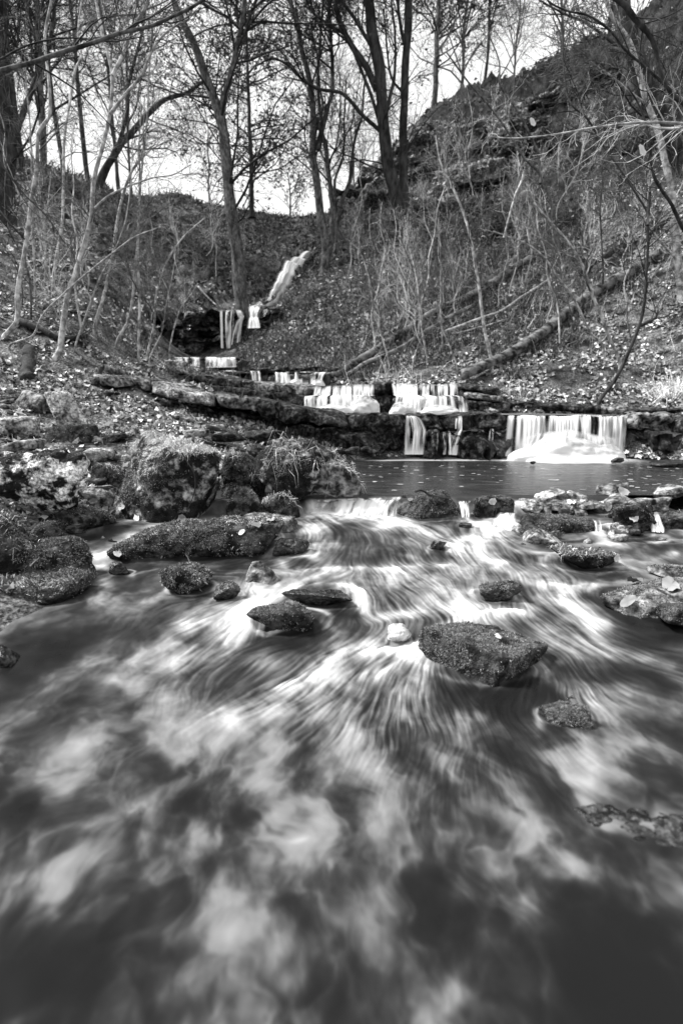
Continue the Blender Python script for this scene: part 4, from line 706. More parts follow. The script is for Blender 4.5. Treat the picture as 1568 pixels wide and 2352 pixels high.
for j, (px, py, w_) in enumerate([(628,672,9),(646,640,8),(654,648,7),(668,610,8),(612,698,9),(634,690,7),(690,596,7)]):
    cc_ = hit(px, py, None, 8, 50, 700); k = pxm(cc_); Pq, Fc = rock_shape(None, (w_ * k, w_ * k, w_ * k * .7), 980 + j, 4, planes=7, p=10, rough=.25); tag(link("rock", mesh("rock", Pq, [Fc], WETROCK), None, cc_ + np.array([0, -.5, 0])), "dark stone parting the slanting white cascade", "rock", "stones in the slanting cascade")
# ================================================================== trees
BARK_D = M("dark_bark", .008, .07, scale=9, lo=.36, hi=.66, rough=.9, bump=.8, bscale=30, stretch=(1, 1, .35), dist=.02)
BARK_M = M("grey_bark", .03, .16, scale=7, lo=.36, hi=.66, rough=.9, bump=.7, bscale=30, stretch=(1, 1, .45), fine=(24, .5, 1.5), dist=.02)
BARK_P = M("pale_smooth_bark", .20, .58, scale=7, lo=.36, hi=.62, rough=.8, bump=.3, bscale=40, stretch=(1, 1, .8), fine=(14, .6, 1.15), dist=.008)
TWIG_D = M("dark_twig", .008, .03, scale=4, bump=0); TWIG_P = M("pale_twig", .3, .8, scale=3, lo=.4, hi=.6, bump=0); TWIG_M = M("grey_twig", .04, .18, scale=3, lo=.4, hi=.6, bump=0)
LEAFD = toned("withered_leaf", .045, .9)
def resample(P, R, step):
    P = np.asarray(P, float); R = np.asarray(R, float); s = np.concatenate([[0], np.cumsum(np.linalg.norm(np.diff(P, axis=0), axis=1))])
    n = max(3, int(s[-1] / step)); t = np.linspace(0, s[-1], n)
    if len(P) > 2:                                              # smooth path through the points
        m = np.gradient(P, s, axis=0); k = np.clip(np.searchsorted(s, t, 'right') - 1, 0, len(P) - 2); h = (s[k + 1] - s[k])[:, None]; u = ((t - s[k])[:, None]) / h
        Q = (2*u**3-3*u**2+1)*P[k] + (u**3-2*u**2+u)*h*m[k] + (-2*u**3+3*u**2)*P[k+1] + (u**3-u**2)*h*m[k+1]
    else: Q = np.stack([np.interp(t, s, P[:, i]) for i in range(3)], -1)
    return Q, np.interp(t, s, R)
def tubes(P, R, sides):
    """P (N,K,3), R (N,K) -> verts, quads"""
    N, K = R.shape; T_ = np.gradient(P, axis=1); T_ /= np.linalg.norm(T_, axis=2, keepdims=True) + 1e-9
    ref = np.zeros_like(T_); vert = np.abs(T_[..., 2]).mean(1) > .8; ref[~vert, :, 2] = 1; ref[vert, :, 0] = 1
    A = np.cross(T_, ref); A /= np.linalg.norm(A, axis=2, keepdims=True) + 1e-9; B = np.cross(T_, A)
    th = np.arange(sides) * 2 * np.pi / sides
    V = P[:, :, None] + R[:, :, None, None] * (A[:, :, None] * np.cos(th)[None, None, :, None] + B[:, :, None] * np.sin(th)[None, None, :, None])
    idx = np.arange(N * K * sides).reshape(N, K, sides); nx = np.roll(idx, -1, 2)
    return V.reshape(-1, 3), np.stack([idx[:, :-1], nx[:, :-1], nx[:, 1:], idx[:, 1:]], -1).reshape(-1, 4)
def stem_mesh(P, R, seed, sides=10, step=.08, knob=.12, flare=0):
    Q, r = resample(P, R, step); n = len(Q); s = np.linspace(0, 1, n)
    Q = Q + np.stack([pnoise(np.stack([s * 6 + seed, s * 0 + k * 7.7, s * 0 + seed], -1)) for k in range(3)], -1) * np.mean(r) * .9
    L_ = np.linspace(0, np.linalg.norm(Q[-1] - Q[0]), n)
    if flare: r = r * (1 + flare * np.exp(-L_ / (r[0] * 2.2)))
    V, Fq = tubes(Q[None], r[None], sides); c = np.repeat(Q, sides, 0); d = V - c
    V = c + d * (1 + knob * 2.2 * fbm(V / max(r[0], .01) * .7 + seed, 3))[:, None]; return V, Fq, Q, r
def spawn(P, R, n, rg, t0=.25, t1=1., ln=.5, ang=.8, up=.0, K=5, rr=.5, wob=.35, rmin=.0012, lnvar=.5, drop=0.):
    N, Kp, _ = P.shape; pi = np.repeat(np.arange(N), n) if np.isscalar(n) else np.repeat(np.arange(N), n); M_ = len(pi)
    t = rg.uniform(t0, t1, M_) * (Kp - 1); k = np.minimum(t.astype(int), Kp - 2); u = (t - k)[:, None]
    p = P[pi, k] * (1 - u) + P[pi, k + 1] * u; tg = P[pi, k + 1] - P[pi, k]; tg /= np.linalg.norm(tg, axis=1)[:, None] + 1e-9; r0 = (R[pi, k] * (1 - u[:, 0]) + R[pi, k + 1] * u[:, 0])
    q = rg.normal(size=(M_, 3)); q -= (q * tg).sum(1)[:, None] * tg; q /= np.linalg.norm(q, axis=1)[:, None]
    a = ang * rg.uniform(.6, 1.3, M_)[:, None]; d = tg * np.cos(a) + q * np.sin(a)
    lnn = (ln if np.ndim(ln) else np.full(M_, ln)) * rg.uniform(1 - lnvar, 1 + lnvar, M_) * (1.15 - .6 * t / (Kp - 1))
    out = np.zeros((M_, K, 3)); out[:, 0] = p
    for j in range(1, K):
        d = d + rg.normal(size=(M_, 3)) * wob; d[:, 2] += up - drop * j / K; d /= np.linalg.norm(d, axis=1)[:, None]; out[:, j] = out[:, j - 1] + d * (lnn / (K - 1))[:, None]
    rs = np.maximum(np.minimum(r0 * rr, lnn * .011), rmin)[:, None] * np.linspace(1, .35, K)[None]
    return out, np.maximum(rs, rmin)
def pad(Q, r, K=12):
    i = np.linspace(0, len(Q) - 1, K); k = np.minimum(i.astype(int), len(Q) - 2); u = (i - k)[:, None]; return Q[k] * (1 - u) + Q[k + 1] * u, r[k] * (1 - u[:, 0]) + r[k + 1] * u[:, 0]
def crown(root, stems, lv, seed, mat, rmin=.002, leaves=0, lsize=.03, lmat=None, base=(0, 0, 0), t0=.3):
    """stems: [(Q, r)], lv: list of (children, length, angle, up)"""
    rg = np.random.default_rng(seed); P = np.stack([pad(*s)[0] for s in stems]); R = np.stack([pad(*s)[1] for s in stems]); b = Batch(); n_ = 0
    for i, l_ in enumerate(lv):
        n, ln, an, up = l_[:4]
        if i == 0 and not np.isscalar(n): n = np.array(n)
        P, R = spawn(P, R, n, rg, t0 if i == 0 else .15, 1, ln, an, up, K=6 if i == 0 else (5 if i == 1 else 4), rr=.5 if i == 0 else .6, wob=.22 if i == 0 else .32, rmin=rmin * (1.6 if i == 0 else 1.2 if i == 1 else 1), drop=l_[4] if len(l_) > 4 else 0)
        V, Fq = tubes(P, R, 5 if i == 0 else 3); b.add(V, Fq); n_ += len(P)
    tag(b.build("twig_crown", mat, root, loc=base), kind='stuff')
    if leaves:
        k = rg.integers(0, len(P), leaves); j = rg.integers(1, P.shape[1], leaves); p = P[k, j] + rg.normal(size=(leaves, 3)) * .03
        a = rg.normal(size=(leaves, 3)); a /= np.linalg.norm(a, axis=1)[:, None]; c = np.cross(a, rg.normal(size=(leaves, 3))); c /= np.linalg.norm(c, axis=1)[:, None]; s = lsize * rg.uniform(.5, 1.4, leaves)[:, None]
        V = np.stack([p, p + a * s + c * s * .55, p + a * s * 2, p + a * s - c * s * .55], 1).reshape(-1, 3); i_ = np.arange(leaves)[:, None] * 4
        b2 = Batch(); b2.add(V, i_ + np.array([[0, 1, 2, 3]]), None, tone=np.repeat(rg.uniform(.4, 1.8, leaves), 4)); tag(b2.build("leaves", lmat or LEAFD, root, loc=base, smooth=False), kind='stuff')
def P3(pts, Y):
    out = []
    for p in pts: out.append(at(p[0], p[1], Y + (p[2] if len(p) > 2 else 0)))
    return np.array(out)
def tree(name, label, cat, stems, bark, lv=None, seed=1, twig=None, Y=None, group=None, leaves=0, lsize=.03, rmin=.002, t0=.3, flare=.5, sides=10, lean=0):
    """stems: [(points in the photo, width px at foot, width px at tip)], all standing at the tree's own distance"""
    p0 = stems[0][0][0]
    if Y is None: h_ = hit(p0[0], p0[1]); Y = h_[1]
    base = at(p0[0], p0[1], Y); root = empty(name, base, label, cat, group); cs = []
    for i, (pts, w0, w1) in enumerate(stems):
        Q = P3(pts, Y); k = pxm(base)
        if i == 0: Q = np.concatenate([[Q[0] - np.array([0, 0, w0 * k * 1.2 + .05])], Q])
        if i or lean:
            rgq = np.random.default_rng(seed * 7 + i); dy = rgq.uniform(-.5, .5) * np.linalg.norm(Q[-1] - Q[0]) * .5; Q = Q.copy(); tt = np.linspace(0, 1, len(Q)); Yn = Q[:, 1] + dy * tt
            cc = np.array([0, 0, CAMZ]); Q = cc + (Q - cc) * (Yn / Q[:, 1])[:, None]
        R = np.linspace(w0, w1, len(Q)) * k / 2
        V, Fq, Qc, r = stem_mesh(Q, R, seed + i * 3.3, sides if i == 0 else 7, step=max(.05, w0 * k * .8), flare=flare if i == 0 else 0)
        link("trunk" if i == 0 else "limb", mesh("trunk" if i == 0 else "limb", V - base, [Fq], bark), root); cs.append((Qc, r))
    if lv: crown(root, cs, lv, seed + 50, twig or TWIG_D, rmin, leaves, lsize, base=base, t0=t0)
    return root
def up(pts, d=140, dx=0): return pts + [(pts[-1][0] + dx, pts[-1][1] - d)]
HW = (3, .9, .8, .04)
tree("tree", "tall tree with forked top leaning beside the upper waterfall", "tree", [([(562,765),(550,640),(543,560),(530,460),(515,340),(505,270),(490,220),(470,170),(448,110),(420,50),(402,0),(390,-80)], 34, 9), ([(505,268),(520,210),(533,160),(548,90),(556,40),(570,-60)], 15, 8)], BARK_M, [(22, 3.0, .9, .02), (6, 1.3, .7, .02), (7, .6, .7, .0)], 501, leaves=1300, lsize=.04, rmin=.0042, t0=.35)
tree("tree", "straight feathery tree with small leaves on the far skyline", "tree", [([(578,482),(577,380),(573,280),(570,180),(566,90),(562,-60)], 12, 4)], BARK_D, [(60, 3.8, 1.25, -.02), (6, 1.5, .7, -.02), (4, .8, .7, -.02)], 502, Y=34, leaves=4500, lsize=.085, rmin=.008, t0=.12)
tree("tree", "clump of grey stems on the edge beside the top of the cascade", "tree", [([(746,622),(747,562),(736,486),(729,430),(721,360),(718,280),(714,202),(693,119),(678,36),(664,0),(650,-90)], 22, 7), ([(732,346),(740,300),(752,250),(761,216),(761,108),(756,0),(760,-90)], 12, 6), ([(750,600),(764,533),(761,468),(754,396),(743,324),(728,270)], 15, 9), ([(742,300),(730,200),(735,100),(745,-60)], 8, 4)], BARK_M, [(14, 2.6, .7, .06), (6, 1.3, .7, .04), (7, .6, .7, .0)], 503, leaves=400, lsize=.05, rmin=.0044)
tree("tree", "young curving double stem right of the grey clump", "tree", [([(768,590),(772,562),(783,468),(804,414),(808,371),(819,306),(828,277),(836,200),(850,120)], 13, 3), ([(776,520),(768,440),(768,414),(786,367),(790,266),(796,180)], 8, 3)], BARK_M, [(8, 1.6, .7, .06), (4, .8, .7, .04), (3, .4, .7, 0)], 504, Y=19.5, rmin=.0042)
tree("tree", "thick many limbed tree on the right bank, left of the twin pair", "tree", [([(925,575),(915,480),(898,414),(883,324),(876,216),(865,108),(851,30),(846,0),(836,-120)], 32, 20), ([(864,205),(840,150),(804,101),(780,50),(770,0),(764,-80)], 15, 8), ([(862,128),(838,80),(806,30),(783,0),(765,-60)], 9, 6), ([(872,300),(826,259),(783,212),(725,202),(690,178),(657,148),(625,134),(590,150)], 9, 3), ([(868,270),(850,210),(829,160),(812,118),(790,80),(760,60),(720,30),(690,-40)], 8, 4), ([(890,250),(905,180),(908,100),(898,0)], 8, 4), ([(896,395),(860,385),(815,365),(780,350),(752,335)], 5, 2)], BARK_D, [(8, 2.0, .75, .05), (6, 1.0, .7, .03), (7, .5, .7, 0)], 505, leaves=700, lsize=.045, rmin=.0042)
tree("tree", "slim straight right-hand trunk of the twin pair on the bank", "tree", [([(932,560),(928,511),(926,420),(926,360),(926,280),(927,202),(932,120),(937,36),(942,-100)], 22, 15), ([(924,212),(905,190),(893,155),(888,100),(880,20)], 6, 3), ([(927,100),(918,50),(912,0),(905,-60)], 8, 5)], BARK_D, [(10, 1.9, .8, .05), (6, 1.0, .7, .03), (7, .5, .7, 0)], 506, leaves=400, lsize=.045, rmin=.0042)
tree("tree", "straight dark tree standing on the right skyline", "tree", [([(998,244),(1000,170),(1002,108),(1006,40),(1009,-60)], 13, 10), ([(1003,120),(1030,80),(1050,30),(1060,-30)], 5, 3)], BARK_M, [(18, 3.6, .9, .02), (5, 1.7, .7, .02), (4, .8, .7, 0)], 507, Y=28.5, leaves=1500, lsize=.075, rmin=.0075)
tree("tree", "thick leaning dark trunk at the top right above the bank", "tree", [([(1580,420),(1540,330),(1490,220),(1452,120),(1432,40),(1420,-60)], 40, 34), ([(1462,150),(1410,100),(1340,50),(1280,25),(1240,0)], 7, 3)], BARK_D, [(10, 2.2, .8, .02), (5, 1.1, .7, 0), (4, .5, .7, 0)], 508, Y=17, rmin=.0038)
tree("tree", "pale slender trunk rising along the right edge", "tree", [([(1562,690),(1558,620),(1551,540),(1547,468),(1529,389),(1507,288),(1482,223),(1464,162),(1440,90),(1405,40),(1380,-30)], 19, 7), ([(1553,596),(1520,560),(1488,520),(1462,480),(1440,440)], 7, 3), ([(1490,245),(1450,215),(1410,180),(1380,160),(1330,120)], 5, 2)], BARK_P, [(10, 1.3, .8, .02), (6, .8, .7, 0), (5, .4, .7, 0)], 509, twig=TWIG_M, rmin=.005)
tree("tree", "broad dark trunk at the far left edge of the wood", "tree", [([(20,560),(14,440),(16,330),(4,230),(-10,100),(-20,-50)], 46, 30), ([(30,330),(60,240),(90,170),(120,60),(140,-40)], 14, 7)], BARK_D, [(16, 3.0, .8, .02), (6, 1.6, .7, 0), (5, .7, .7, 0)], 510, Y=15.5, rmin=.0045, leaves=700, lsize=.04)
tree("tree", "straight grey trunk on the left skyline behind saplings", "tree", [([(100,425),(100,350),(98,270),(92,180),(88,60),(84,-60)], 15, 11)], BARK_M, [(20, 3.4, .9, .03), (5, 1.8, .7, .02), (5, .8, .7, 0)], 511, Y=23, rmin=.0046, leaves=1000, lsize=.055)
tree("tree", "dark tree leaning right on the left skyline", "tree", [([(228,436),(238,400),(266,350),(296,310),(324,281),(350,250),(378,230),(432,212),(480,180)], 20, 6), ([(270,345),(290,270),(300,180),(330,60),(340,-40)], 9, 4)], BARK_D, [(16, 3.0, .8, .05), (6, 1.5, .7, .03), (5, .7, .7, 0)], 512, Y=26, rmin=.0046, leaves=1000, lsize=.055)
tree("tree", "small bushy tree on the saddle of the skyline", "tree", [([(666,508),(667,470),(665,430),(662,400)], 6, 2)], BARK_D, [(16, 2.3, .8, .05), (5, 1.2, .7, .03), (4, .5, .7, 0)], 513, Y=40, rmin=.009, leaves=500, lsize=.08, t0=.15)
# saplings with their own bends
SAPS = [("pale bent sapling at the left edge curving out of the leaves", [(7,783),(40,736),(41,682),(54,599),(68,502),(72,468),(86,378),(94,295),(113,268),(115,216),(108,144),(104,86),(119,0),(124,-60)], 15, 6, BARK_P),
 ("thin sapling behind the bent one at the left edge", [(83,685),(79,574),(76,502),(74,400),(70,300),(62,200),(58,120)], 7, 3, BARK_P),
 ("upright slim sapling in the leaves between two bent ones", [(122,678),(130,592),(144,502),(146,432),(148,324),(162,234),(176,155),(187,133),(180,80),(188,0)], 10, 4, BARK_P),
 ("tallest pale sapling with an elbowed foot among rocks", [(119,837),(137,808),(144,754),(155,682),(173,628),(191,574),(209,502),(216,414),(230,360),(252,263),(259,173),(238,86),(220,0),(214,-60)], 19, 7, BARK_P, [([(259,175),(280,130),(299,79),(342,0),(362,-50)], 8, 5), ([(252,262),(290,215),(324,173),(345,125),(378,79),(420,50)], 7, 4), ([(218,478),(250,450),(290,430),(345,410),(400,400),(440,378)], 5, 2)]),
 ("slim leaning sapling at the foot of the fallen dark log", [(173,804),(194,736),(230,639),(259,585),(285,520),(300,430),(305,330)], 6, 2, BARK_P),
 ("curved sapling standing above the leaf bank, left of a pair", [(218,768),(238,682),(259,592),(270,502),(288,432),(300,400),(324,360),(338,288),(342,180),(350,60)], 10, 4, BARK_P),
 ("pale sapling arching over the leaf bank, foot bent left", [(268,797),(295,736),(310,628),(320,502),(322,420),(320,340),(326,240)], 9, 4, BARK_P),
 ("straight sapling rising beside the layered ledge", [(320,833),(320,682),(317,556),(322,440),(330,330),(332,220)], 9, 3, BARK_P),
 ("slender sapling springing from stones by the fourth step", [(337,833),(353,754),(364,657),(389,592),(425,541),(470,500)], 8, 3, BARK_P),
 ("twiggy little sapling at the edge of the fourth step", [(389,826),(400,754),(418,703),(443,671),(455,650)], 5, 2, BARK_P),
 ("double stem sapling beside the slender one by the steps", [(343,838),(372,760),(384,690),(395,640),(402,600)], 5, 2, BARK_P),
 ("pale sapling leaning left across the left bank", [(22,797),(79,768),(94,732),(158,664),(210,620),(259,581),(317,541),(370,520)], 6, 3, BARK_P),
 ("tall pale sapling at the right end of the double falls", [(1130,858),(1112,754),(1097,646),(1079,545),(1068,502),(1040,430),(1012,380),(1000,310)], 11, 4, BARK_P),
 ("long arching sapling with forks on the right leaf slope", [(1423,847),(1400,779),(1371,703),(1353,657),(1328,595),(1299,549),(1256,502),(1225,465)], 11, 5, BARK_P, [([(1330,598),(1300,585),(1262,560),(1220,535)], 4, 2)]),
 ("black leaning sapling rising from the right ledge", [(1374,930),(1414,869),(1446,801),(1468,747),(1482,646),(1488,502),(1492,440)], 12, 6, BARK_D, [([(1468,747),(1490,738),(1506,728),(1510,712)], 9, 3)]),
 ("pale trunk stub of a young tree high on the right bank", [(1283,600),(1276,540),(1272,502),(1256,440),(1241,407),(1237,360),(1212,306),(1183,248),(1147,194),(1147,144),(1126,86)], 14, 3, BARK_M, [([(1147,180),(1170,140),(1190,100),(1200,50)], 3, 2)]),
 ("thin pale stem in the middle of the right slope", [(981,844),(966,736),(957,646),(937,556),(930,500)], 7, 3, BARK_P),
 ("thin crooked pale stem beside the leafy spur", [(894,847),(876,772),(856,700),(844,628),(822,574),(800,552)], 6, 2, BARK_P),
 ("straight thin stem between two pale ones on the slope", [(1015,800),(1012,700),(1011,592),(1006,500)], 5, 2, BARK_P),
 ("kinked pale sapling crossing the longest fallen log", [(1385,800),(1353,761),(1331,714),(1302,664),(1277,631),(1248,590),(1220,567),(1170,545),(1131,531)], 7, 3, BARK_P),
 ("thin pale stem left of the tall right-hand sapling", [(1050,855),(1034,800),(1014,754),(1011,680),(1011,610)], 5, 2, BARK_P),
 ("long bare stem crossing the upper right bank", [(1384,640),(1380,560),(1378,480),(1382,400),(1380,330),(1370,240)], 6, 3, BARK_M),
 ("dark arching stem over the upper right bank", [(1488,502),(1450,430),(1410,370),(1380,330),(1345,270),(1310,239),(1299,202),(1293,137),(1292,72),(1270,22),(1245,-20)], 6, 4, BARK_D),
 ("grey stem leaning left over the crag", [(1241,407),(1200,360),(1172,312),(1126,248),(1085,200),(1050,155),(1024,120)], 7, 4, BARK_M)]
for i, s in enumerate(SAPS):
    Yq = {21: 10.5, 22: 8.0, 23: 11.0, 13: None, 19: 10.4, 18: None}.get(i)
    dk = s[4] is BARK_D
    tree("sapling", s[0], "sapling", [(s[1], s[2] * .8, s[3] * .8)] + (s[5] if len(s) > 5 else []), s[4], [(8, .95, .75, .05), (6, .5, .7, .02), (5, .26, .7, 0)], 520 + i, twig=TWIG_D if dk else TWIG_M, Y=Yq, rmin=.0018, t0=.3, flare=.35, sides=8, group="slender bare saplings", lean=1)
# branches reaching in from trees outside the picture
BR = [("long dark branch sweeping across the top left corner", [(-40,172),(0,162),(126,126),(223,97),(288,72),(342,61),(414,29),(468,0),(500,-20)], 11, 5, 4.6, BARK_M, TWIG_D),
 ("thin branch rising above the long sweeping one", [(-30,150),(0,137),(54,108),(108,92),(180,88),(260,96),(330,84)], 5, 2, 5.0, BARK_D, TWIG_D),
 ("pale horizontal branch reaching in over the right bank", [(1620,282),(1568,284),(1500,281),(1435,284),(1378,291),(1310,302),(1241,313),(1176,317),(1122,313)], 7, 2, 6.0, BARK_P, TWIG_P),
 ("pale branch just under the horizontal one at right", [(1620,270),(1568,292),(1520,296),(1470,286),(1430,294),(1400,310)], 5, 2, 6.2, BARK_P, TWIG_P),
 ("dark bough dropping along the top right corner", [(1380,-40),(1440,20),(1478,66),(1500,101),(1515,162),(1543,216),(1600,260)], 13, 8, 7.0, BARK_D, TWIG_D),
 ("thin dark bough curving across the upper right sky", [(1620,300),(1560,230),(1500,170),(1440,120),(1400,70),(1352,36),(1300,24),(1262,4),(1240,-20)], 6, 3, 7.5, BARK_D, TWIG_D),
 ("broken pale branch hanging on the right bank", [(1203,395),(1199,410),(1182,450),(1168,500),(1156,545)], 6, 4, 12, BARK_P, None),
 ("dark twiggy bough in the right-hand corner", [(1640,620),(1590,560),(1540,470),(1500,400),(1490,330),(1470,250),(1440,200)], 9, 3, 8.5, BARK_D, TWIG_D),
 ("dark forked twig hanging over the upper left", [(-30,330),(20,400),(60,450),(110,500),(150,560)], 5, 2, 7.5, BARK_D, TWIG_D)]
for i, (lb, pts, w0, w1, Yb, bk, tw) in enumerate(BR):
    base = at(*pts[0], Yb); root = empty("overhanging_branch" if tw else "broken_branch", base, lb, "branch"); Q = P3(pts, Yb); V, Fq, Qc, r = stem_mesh(Q, np.linspace(w0, w1, len(Q)) * pxm(base) / 2, 600 + i, 8, .05)
    link("branch", mesh("branch", V - base, [Fq], bk), root)
    if tw: crown(root, [(Qc, r)], [(9, .6, .7, .02), (3, .32, .7, 0), (2, .16, .7, 0)], 640 + i, tw, .0013, leaves=30, lsize=.012, base=base, t0=.08)
# generic bare trees of the wood, copied along the skylines
def proto(name, label, h, seed, bark, twig, lv, r=.10, rmin=.0048, leaves=0, lsize=.08):
    rg = np.random.default_rng(seed); n = 9; z = np.linspace(0, h, n); Q = np.stack([np.cumsum(rg.normal(0, .22, n)) * z / h, np.cumsum(rg.normal(0, .2, n)) * z / h, z - .4], -1)
    root = empty(name, (0, 0, 0), label, "tree"); V, Fq, Qc, rr = stem_mesh(Q, np.linspace(r, r * .2, n), seed, 8, .4, flare=.4); link("trunk", mesh("trunk", V, [Fq], bark), root); cs = [(Qc, rr)]
    for k in range(2):
        a = rg.uniform(0, 6.28); i0 = int(len(Qc) * rg.uniform(.3, .55)); d = np.array([math.cos(a) * .45, math.sin(a) * .45, 1]); q = Qc[i0] + np.outer(np.linspace(0, h * .45, 6), d) + rg.normal(0, .12, (6, 3)) * np.linspace(0, 1, 6)[:, None]
        V, Fq, q2, r2 = stem_mesh(q, np.linspace(rr[i0] * .6, .02, 6), seed + k, 6, .4); link("limb", mesh("limb", V, [Fq], bark), root); cs.append((q2, r2))
    crown(root, cs, lv, seed, twig, rmin, leaves, lsize, t0=.12); return root
def copy_tree(o, loc, rz, s, label=None, group=None):
    c = o.copy(); COL.objects.link(c); c.location = [float(v) for v in loc]; c.rotation_euler = (0, 0, rz); c.scale = (s, s, s)
    for ch in list(o.children): d = ch.copy(); COL.objects.link(d); d.parent = c
    if label: c['label'] = label
    if group: c['group'] = group
    return c
WL = [(14, 3.2, .85, .05), (7, 1.7, .7, .03), (8, .8, .7, 0)]
protos = [proto("tree", "x", 13, 701, BARK_D, TWIG_D, WL, leaves=500, lsize=.06), proto("tree", "x", 10, 702, BARK_M, TWIG_M, WL, r=.08), proto("tree", "x", 15, 703, BARK_D, TWIG_D, WL, r=.13, leaves=800, lsize=.06)]
WT = [(150,415,24,0,"bare tree on the left skyline right of the grey trunk"),(300,432,30,1,"bare tree on the left skyline right of the leaning one"),(55,404,22,2,"bare tree on the left skyline by the broad dark trunk"),(200,400,34,2,"farther bare tree behind the left skyline"),(480,455,38,1,"pale bare tree just left of the forked tree"),(-60,380,22,0,"bare tree rising at the left frame edge"),(30,330,28,1,"bare tree far back at the upper left"),(1060,200,31,1,"bare tree on the right skyline behind the straight dark one"),(1110,185,33,0,"bare tree cresting the right skyline"),(1180,160,36,1,"faint bare tree beyond the right crest"),(1400,60,34,2,"bare tree above the top right skyline"),(820,430,44,1,"faint bare tree low beyond the crag's left end"),(1290,120,34,1,"bare tree just over the right crest near a leaning trunk"),(270,395,42,2,"faint large tree far behind the left skyline"),(100,350,40,0,"faint bare tree far behind the grey trunk"),]
rgt = np.random.default_rng(9); used = set()
for px, py, Yd, k, lb in WT:
    p = at(px, py, Yd); p[2] = float(T(p[0], p[1])) if py > 405 else p[2] - 1.5
    s = rgt.uniform(.8, 1.25)
    if k in used: copy_tree(protos[k], p, rgt.uniform(0, 6.28), s, lb, "bare trees along the skylines")
    else: used.add(k); o = protos[k]; o.location = [float(v) for v in p]; o.rotation_euler = (0, 0, rgt.uniform(0, 6.28)); o['label'] = lb; o['group'] = "bare trees along the skylines"
# thickets of thin pale saplings
def sproto(seed, h, bark, twig, label):
    rg = np.random.default_rng(seed); n = 8; z = np.linspace(0, h, n); Q = np.stack([np.cumsum(rg.normal(0, .15, n)) * .8, np.cumsum(rg.normal(0, .11, n)), z - .1], -1); root = empty("thin_sapling", (0, 0, 0), label, "sapling")
    V, Fq, Qc, rr = stem_mesh(Q, np.linspace(.019, .006, n), seed, 6, .15); link("trunk", mesh("trunk", V, [Fq], bark), root); crown(root, [(Qc, rr)], [(9, .95, .6, .07), (4, .5, .65, .03), (2, .25, .7, 0)], seed, twig, .0030, t0=.15); return root
BARK_T = M('pale_thin_bark', .3, .75, scale=5, lo=.36, hi=.62, bump=0)
TL = {"r": "one of the thin pale stems in the thicket on the right bank", "s": "one of the fine stems on the leafy spur below the crag", "l": "one of the fine stems on the dark left bank"}
sp = [sproto(741 + k, 2.3 + .5 * k, BARK_T if k < 3 else BARK_M, [TWIG_P, TWIG_P, TWIG_M, TWIG_D][k], "x") for k in range(4)]; cnt = 0
def ground_ok(px, py): p = hit(px, py); return p
for reg, n in ((((1000,1560),(330,800),"r"), 46), (((800,1180),(560,820),"s"), 34), (((0,500),(560,780),"l"), 22)):
    (xa, xb), (ya, yb), kk = reg
    for j in range(n):
        px, py = rgt.uniform(xa, xb), rgt.uniform(ya, yb); p = hit(px, py); lb = TL[kk]; q = cnt % 4; grp = {"r": "thin stems of the right-hand thicket", "s": "fine stems on the leafy spur", "l": "fine stems on the left bank"}[kk]
        if cnt < 4: o = sp[q]; o.location = [float(v) for v in p]; o['label'] = lb; o['group'] = grp
        else: o = copy_tree(sp[q], p, rgt.uniform(0, 6.28), rgt.uniform(.5, 1.05), lb, grp)
        o.rotation_euler = (rgt.uniform(-.15, .15), rgt.uniform(-.5, .2) if kk == "r" else rgt.uniform(-.2, .2), rgt.uniform(0, 6.28) if cnt >= 4 else 0); cnt += 1
# fallen logs and stumps
BARK_L = M('weathered_log', .012, .26, scale=6, lo=.40, hi=.62, rough=.85, bump=.9, bscale=30, stretch=(.6, 1, 1), dist=.02)
def log(label, pts, w0, w1, seed, bark, side=10, lift=0, cat="fallen log", name="fallen_log"):
    P = []
    for p in pts: h_ = at(p[0], p[1], p[2]) if len(p) > 2 else hit(p[0], p[1]); P.append(h_ + np.array([0, -.02, lift]))
    P = np.array(P); k = pxm(P[0]); R = np.linspace(w0 * pxm(P[0]), w1 * pxm(P[-1]), len(P)) / 2; V, Fq, Qc, r = stem_mesh(P, R, seed, side, .09, knob=.16)
    n = len(V); V2 = np.concatenate([V, [Qc[0], Qc[-1]]]); s = side; c3 = [[n, (i + 1) % s, i] for i in range(s)] + [[n + 1, n - s + i, n - s + (i + 1) % s] for i in range(s)]
    fa = [Fq]; rl = np.random.default_rng(seed)
    if name == "fallen_log" and w0 > 8:
        Sp, Sr = spawn(*[q_[None] for q_ in pad(Qc, r)], 7, rl, .1, .95, .35, 1.0, .05, K=5, rr=.35, wob=.2, rmin=.006); Vs, Fs = tubes(Sp, Sr * np.linspace(1.5, 1, 5)[None], 5); fa = [np.concatenate([Fq, Fs + len(V2)])]; V2 = np.concatenate([V2, Vs])
    o = link(name, mesh(name, V2 - P[0], fa + [np.array(c3)], bark), None, P[0]); tag(o, label, cat); return o
log("longest fallen log lying up the right slope, pale on top", [(1062,880),(1155,838),(1237,784),(1320,716),(1364,684),(1428,648),(1508,597),(1540,572)], 24, 28, 801, BARK_L, 12, .15)
log("fallen log pointing down at the falls, moss dark below", [(812,853),(850,832),(883,811),(934,775),(1006,732),(1066,703),(1147,648),(1234,597)], 18, 14, 802, BARK_L, 10, .17)
log("thinner fallen log right beside the one pointing at the falls", [(800,880),(844,853),(905,828),(970,785),(1040,740),(1090,716)], 12, 9, 803, BARK_L, 8, .18)
log("slim dead branch above the fallen logs", [(1010,790),(1070,765),(1140,740),(1200,700),(1262,660)], 7, 5, 804, BARK_P, 8, .22)
log("dark log lying across the upper right slope", [(1330,640),(1400,600),(1468,560),(1530,520)], 16, 14, 805, BARK_D, 9, .18)
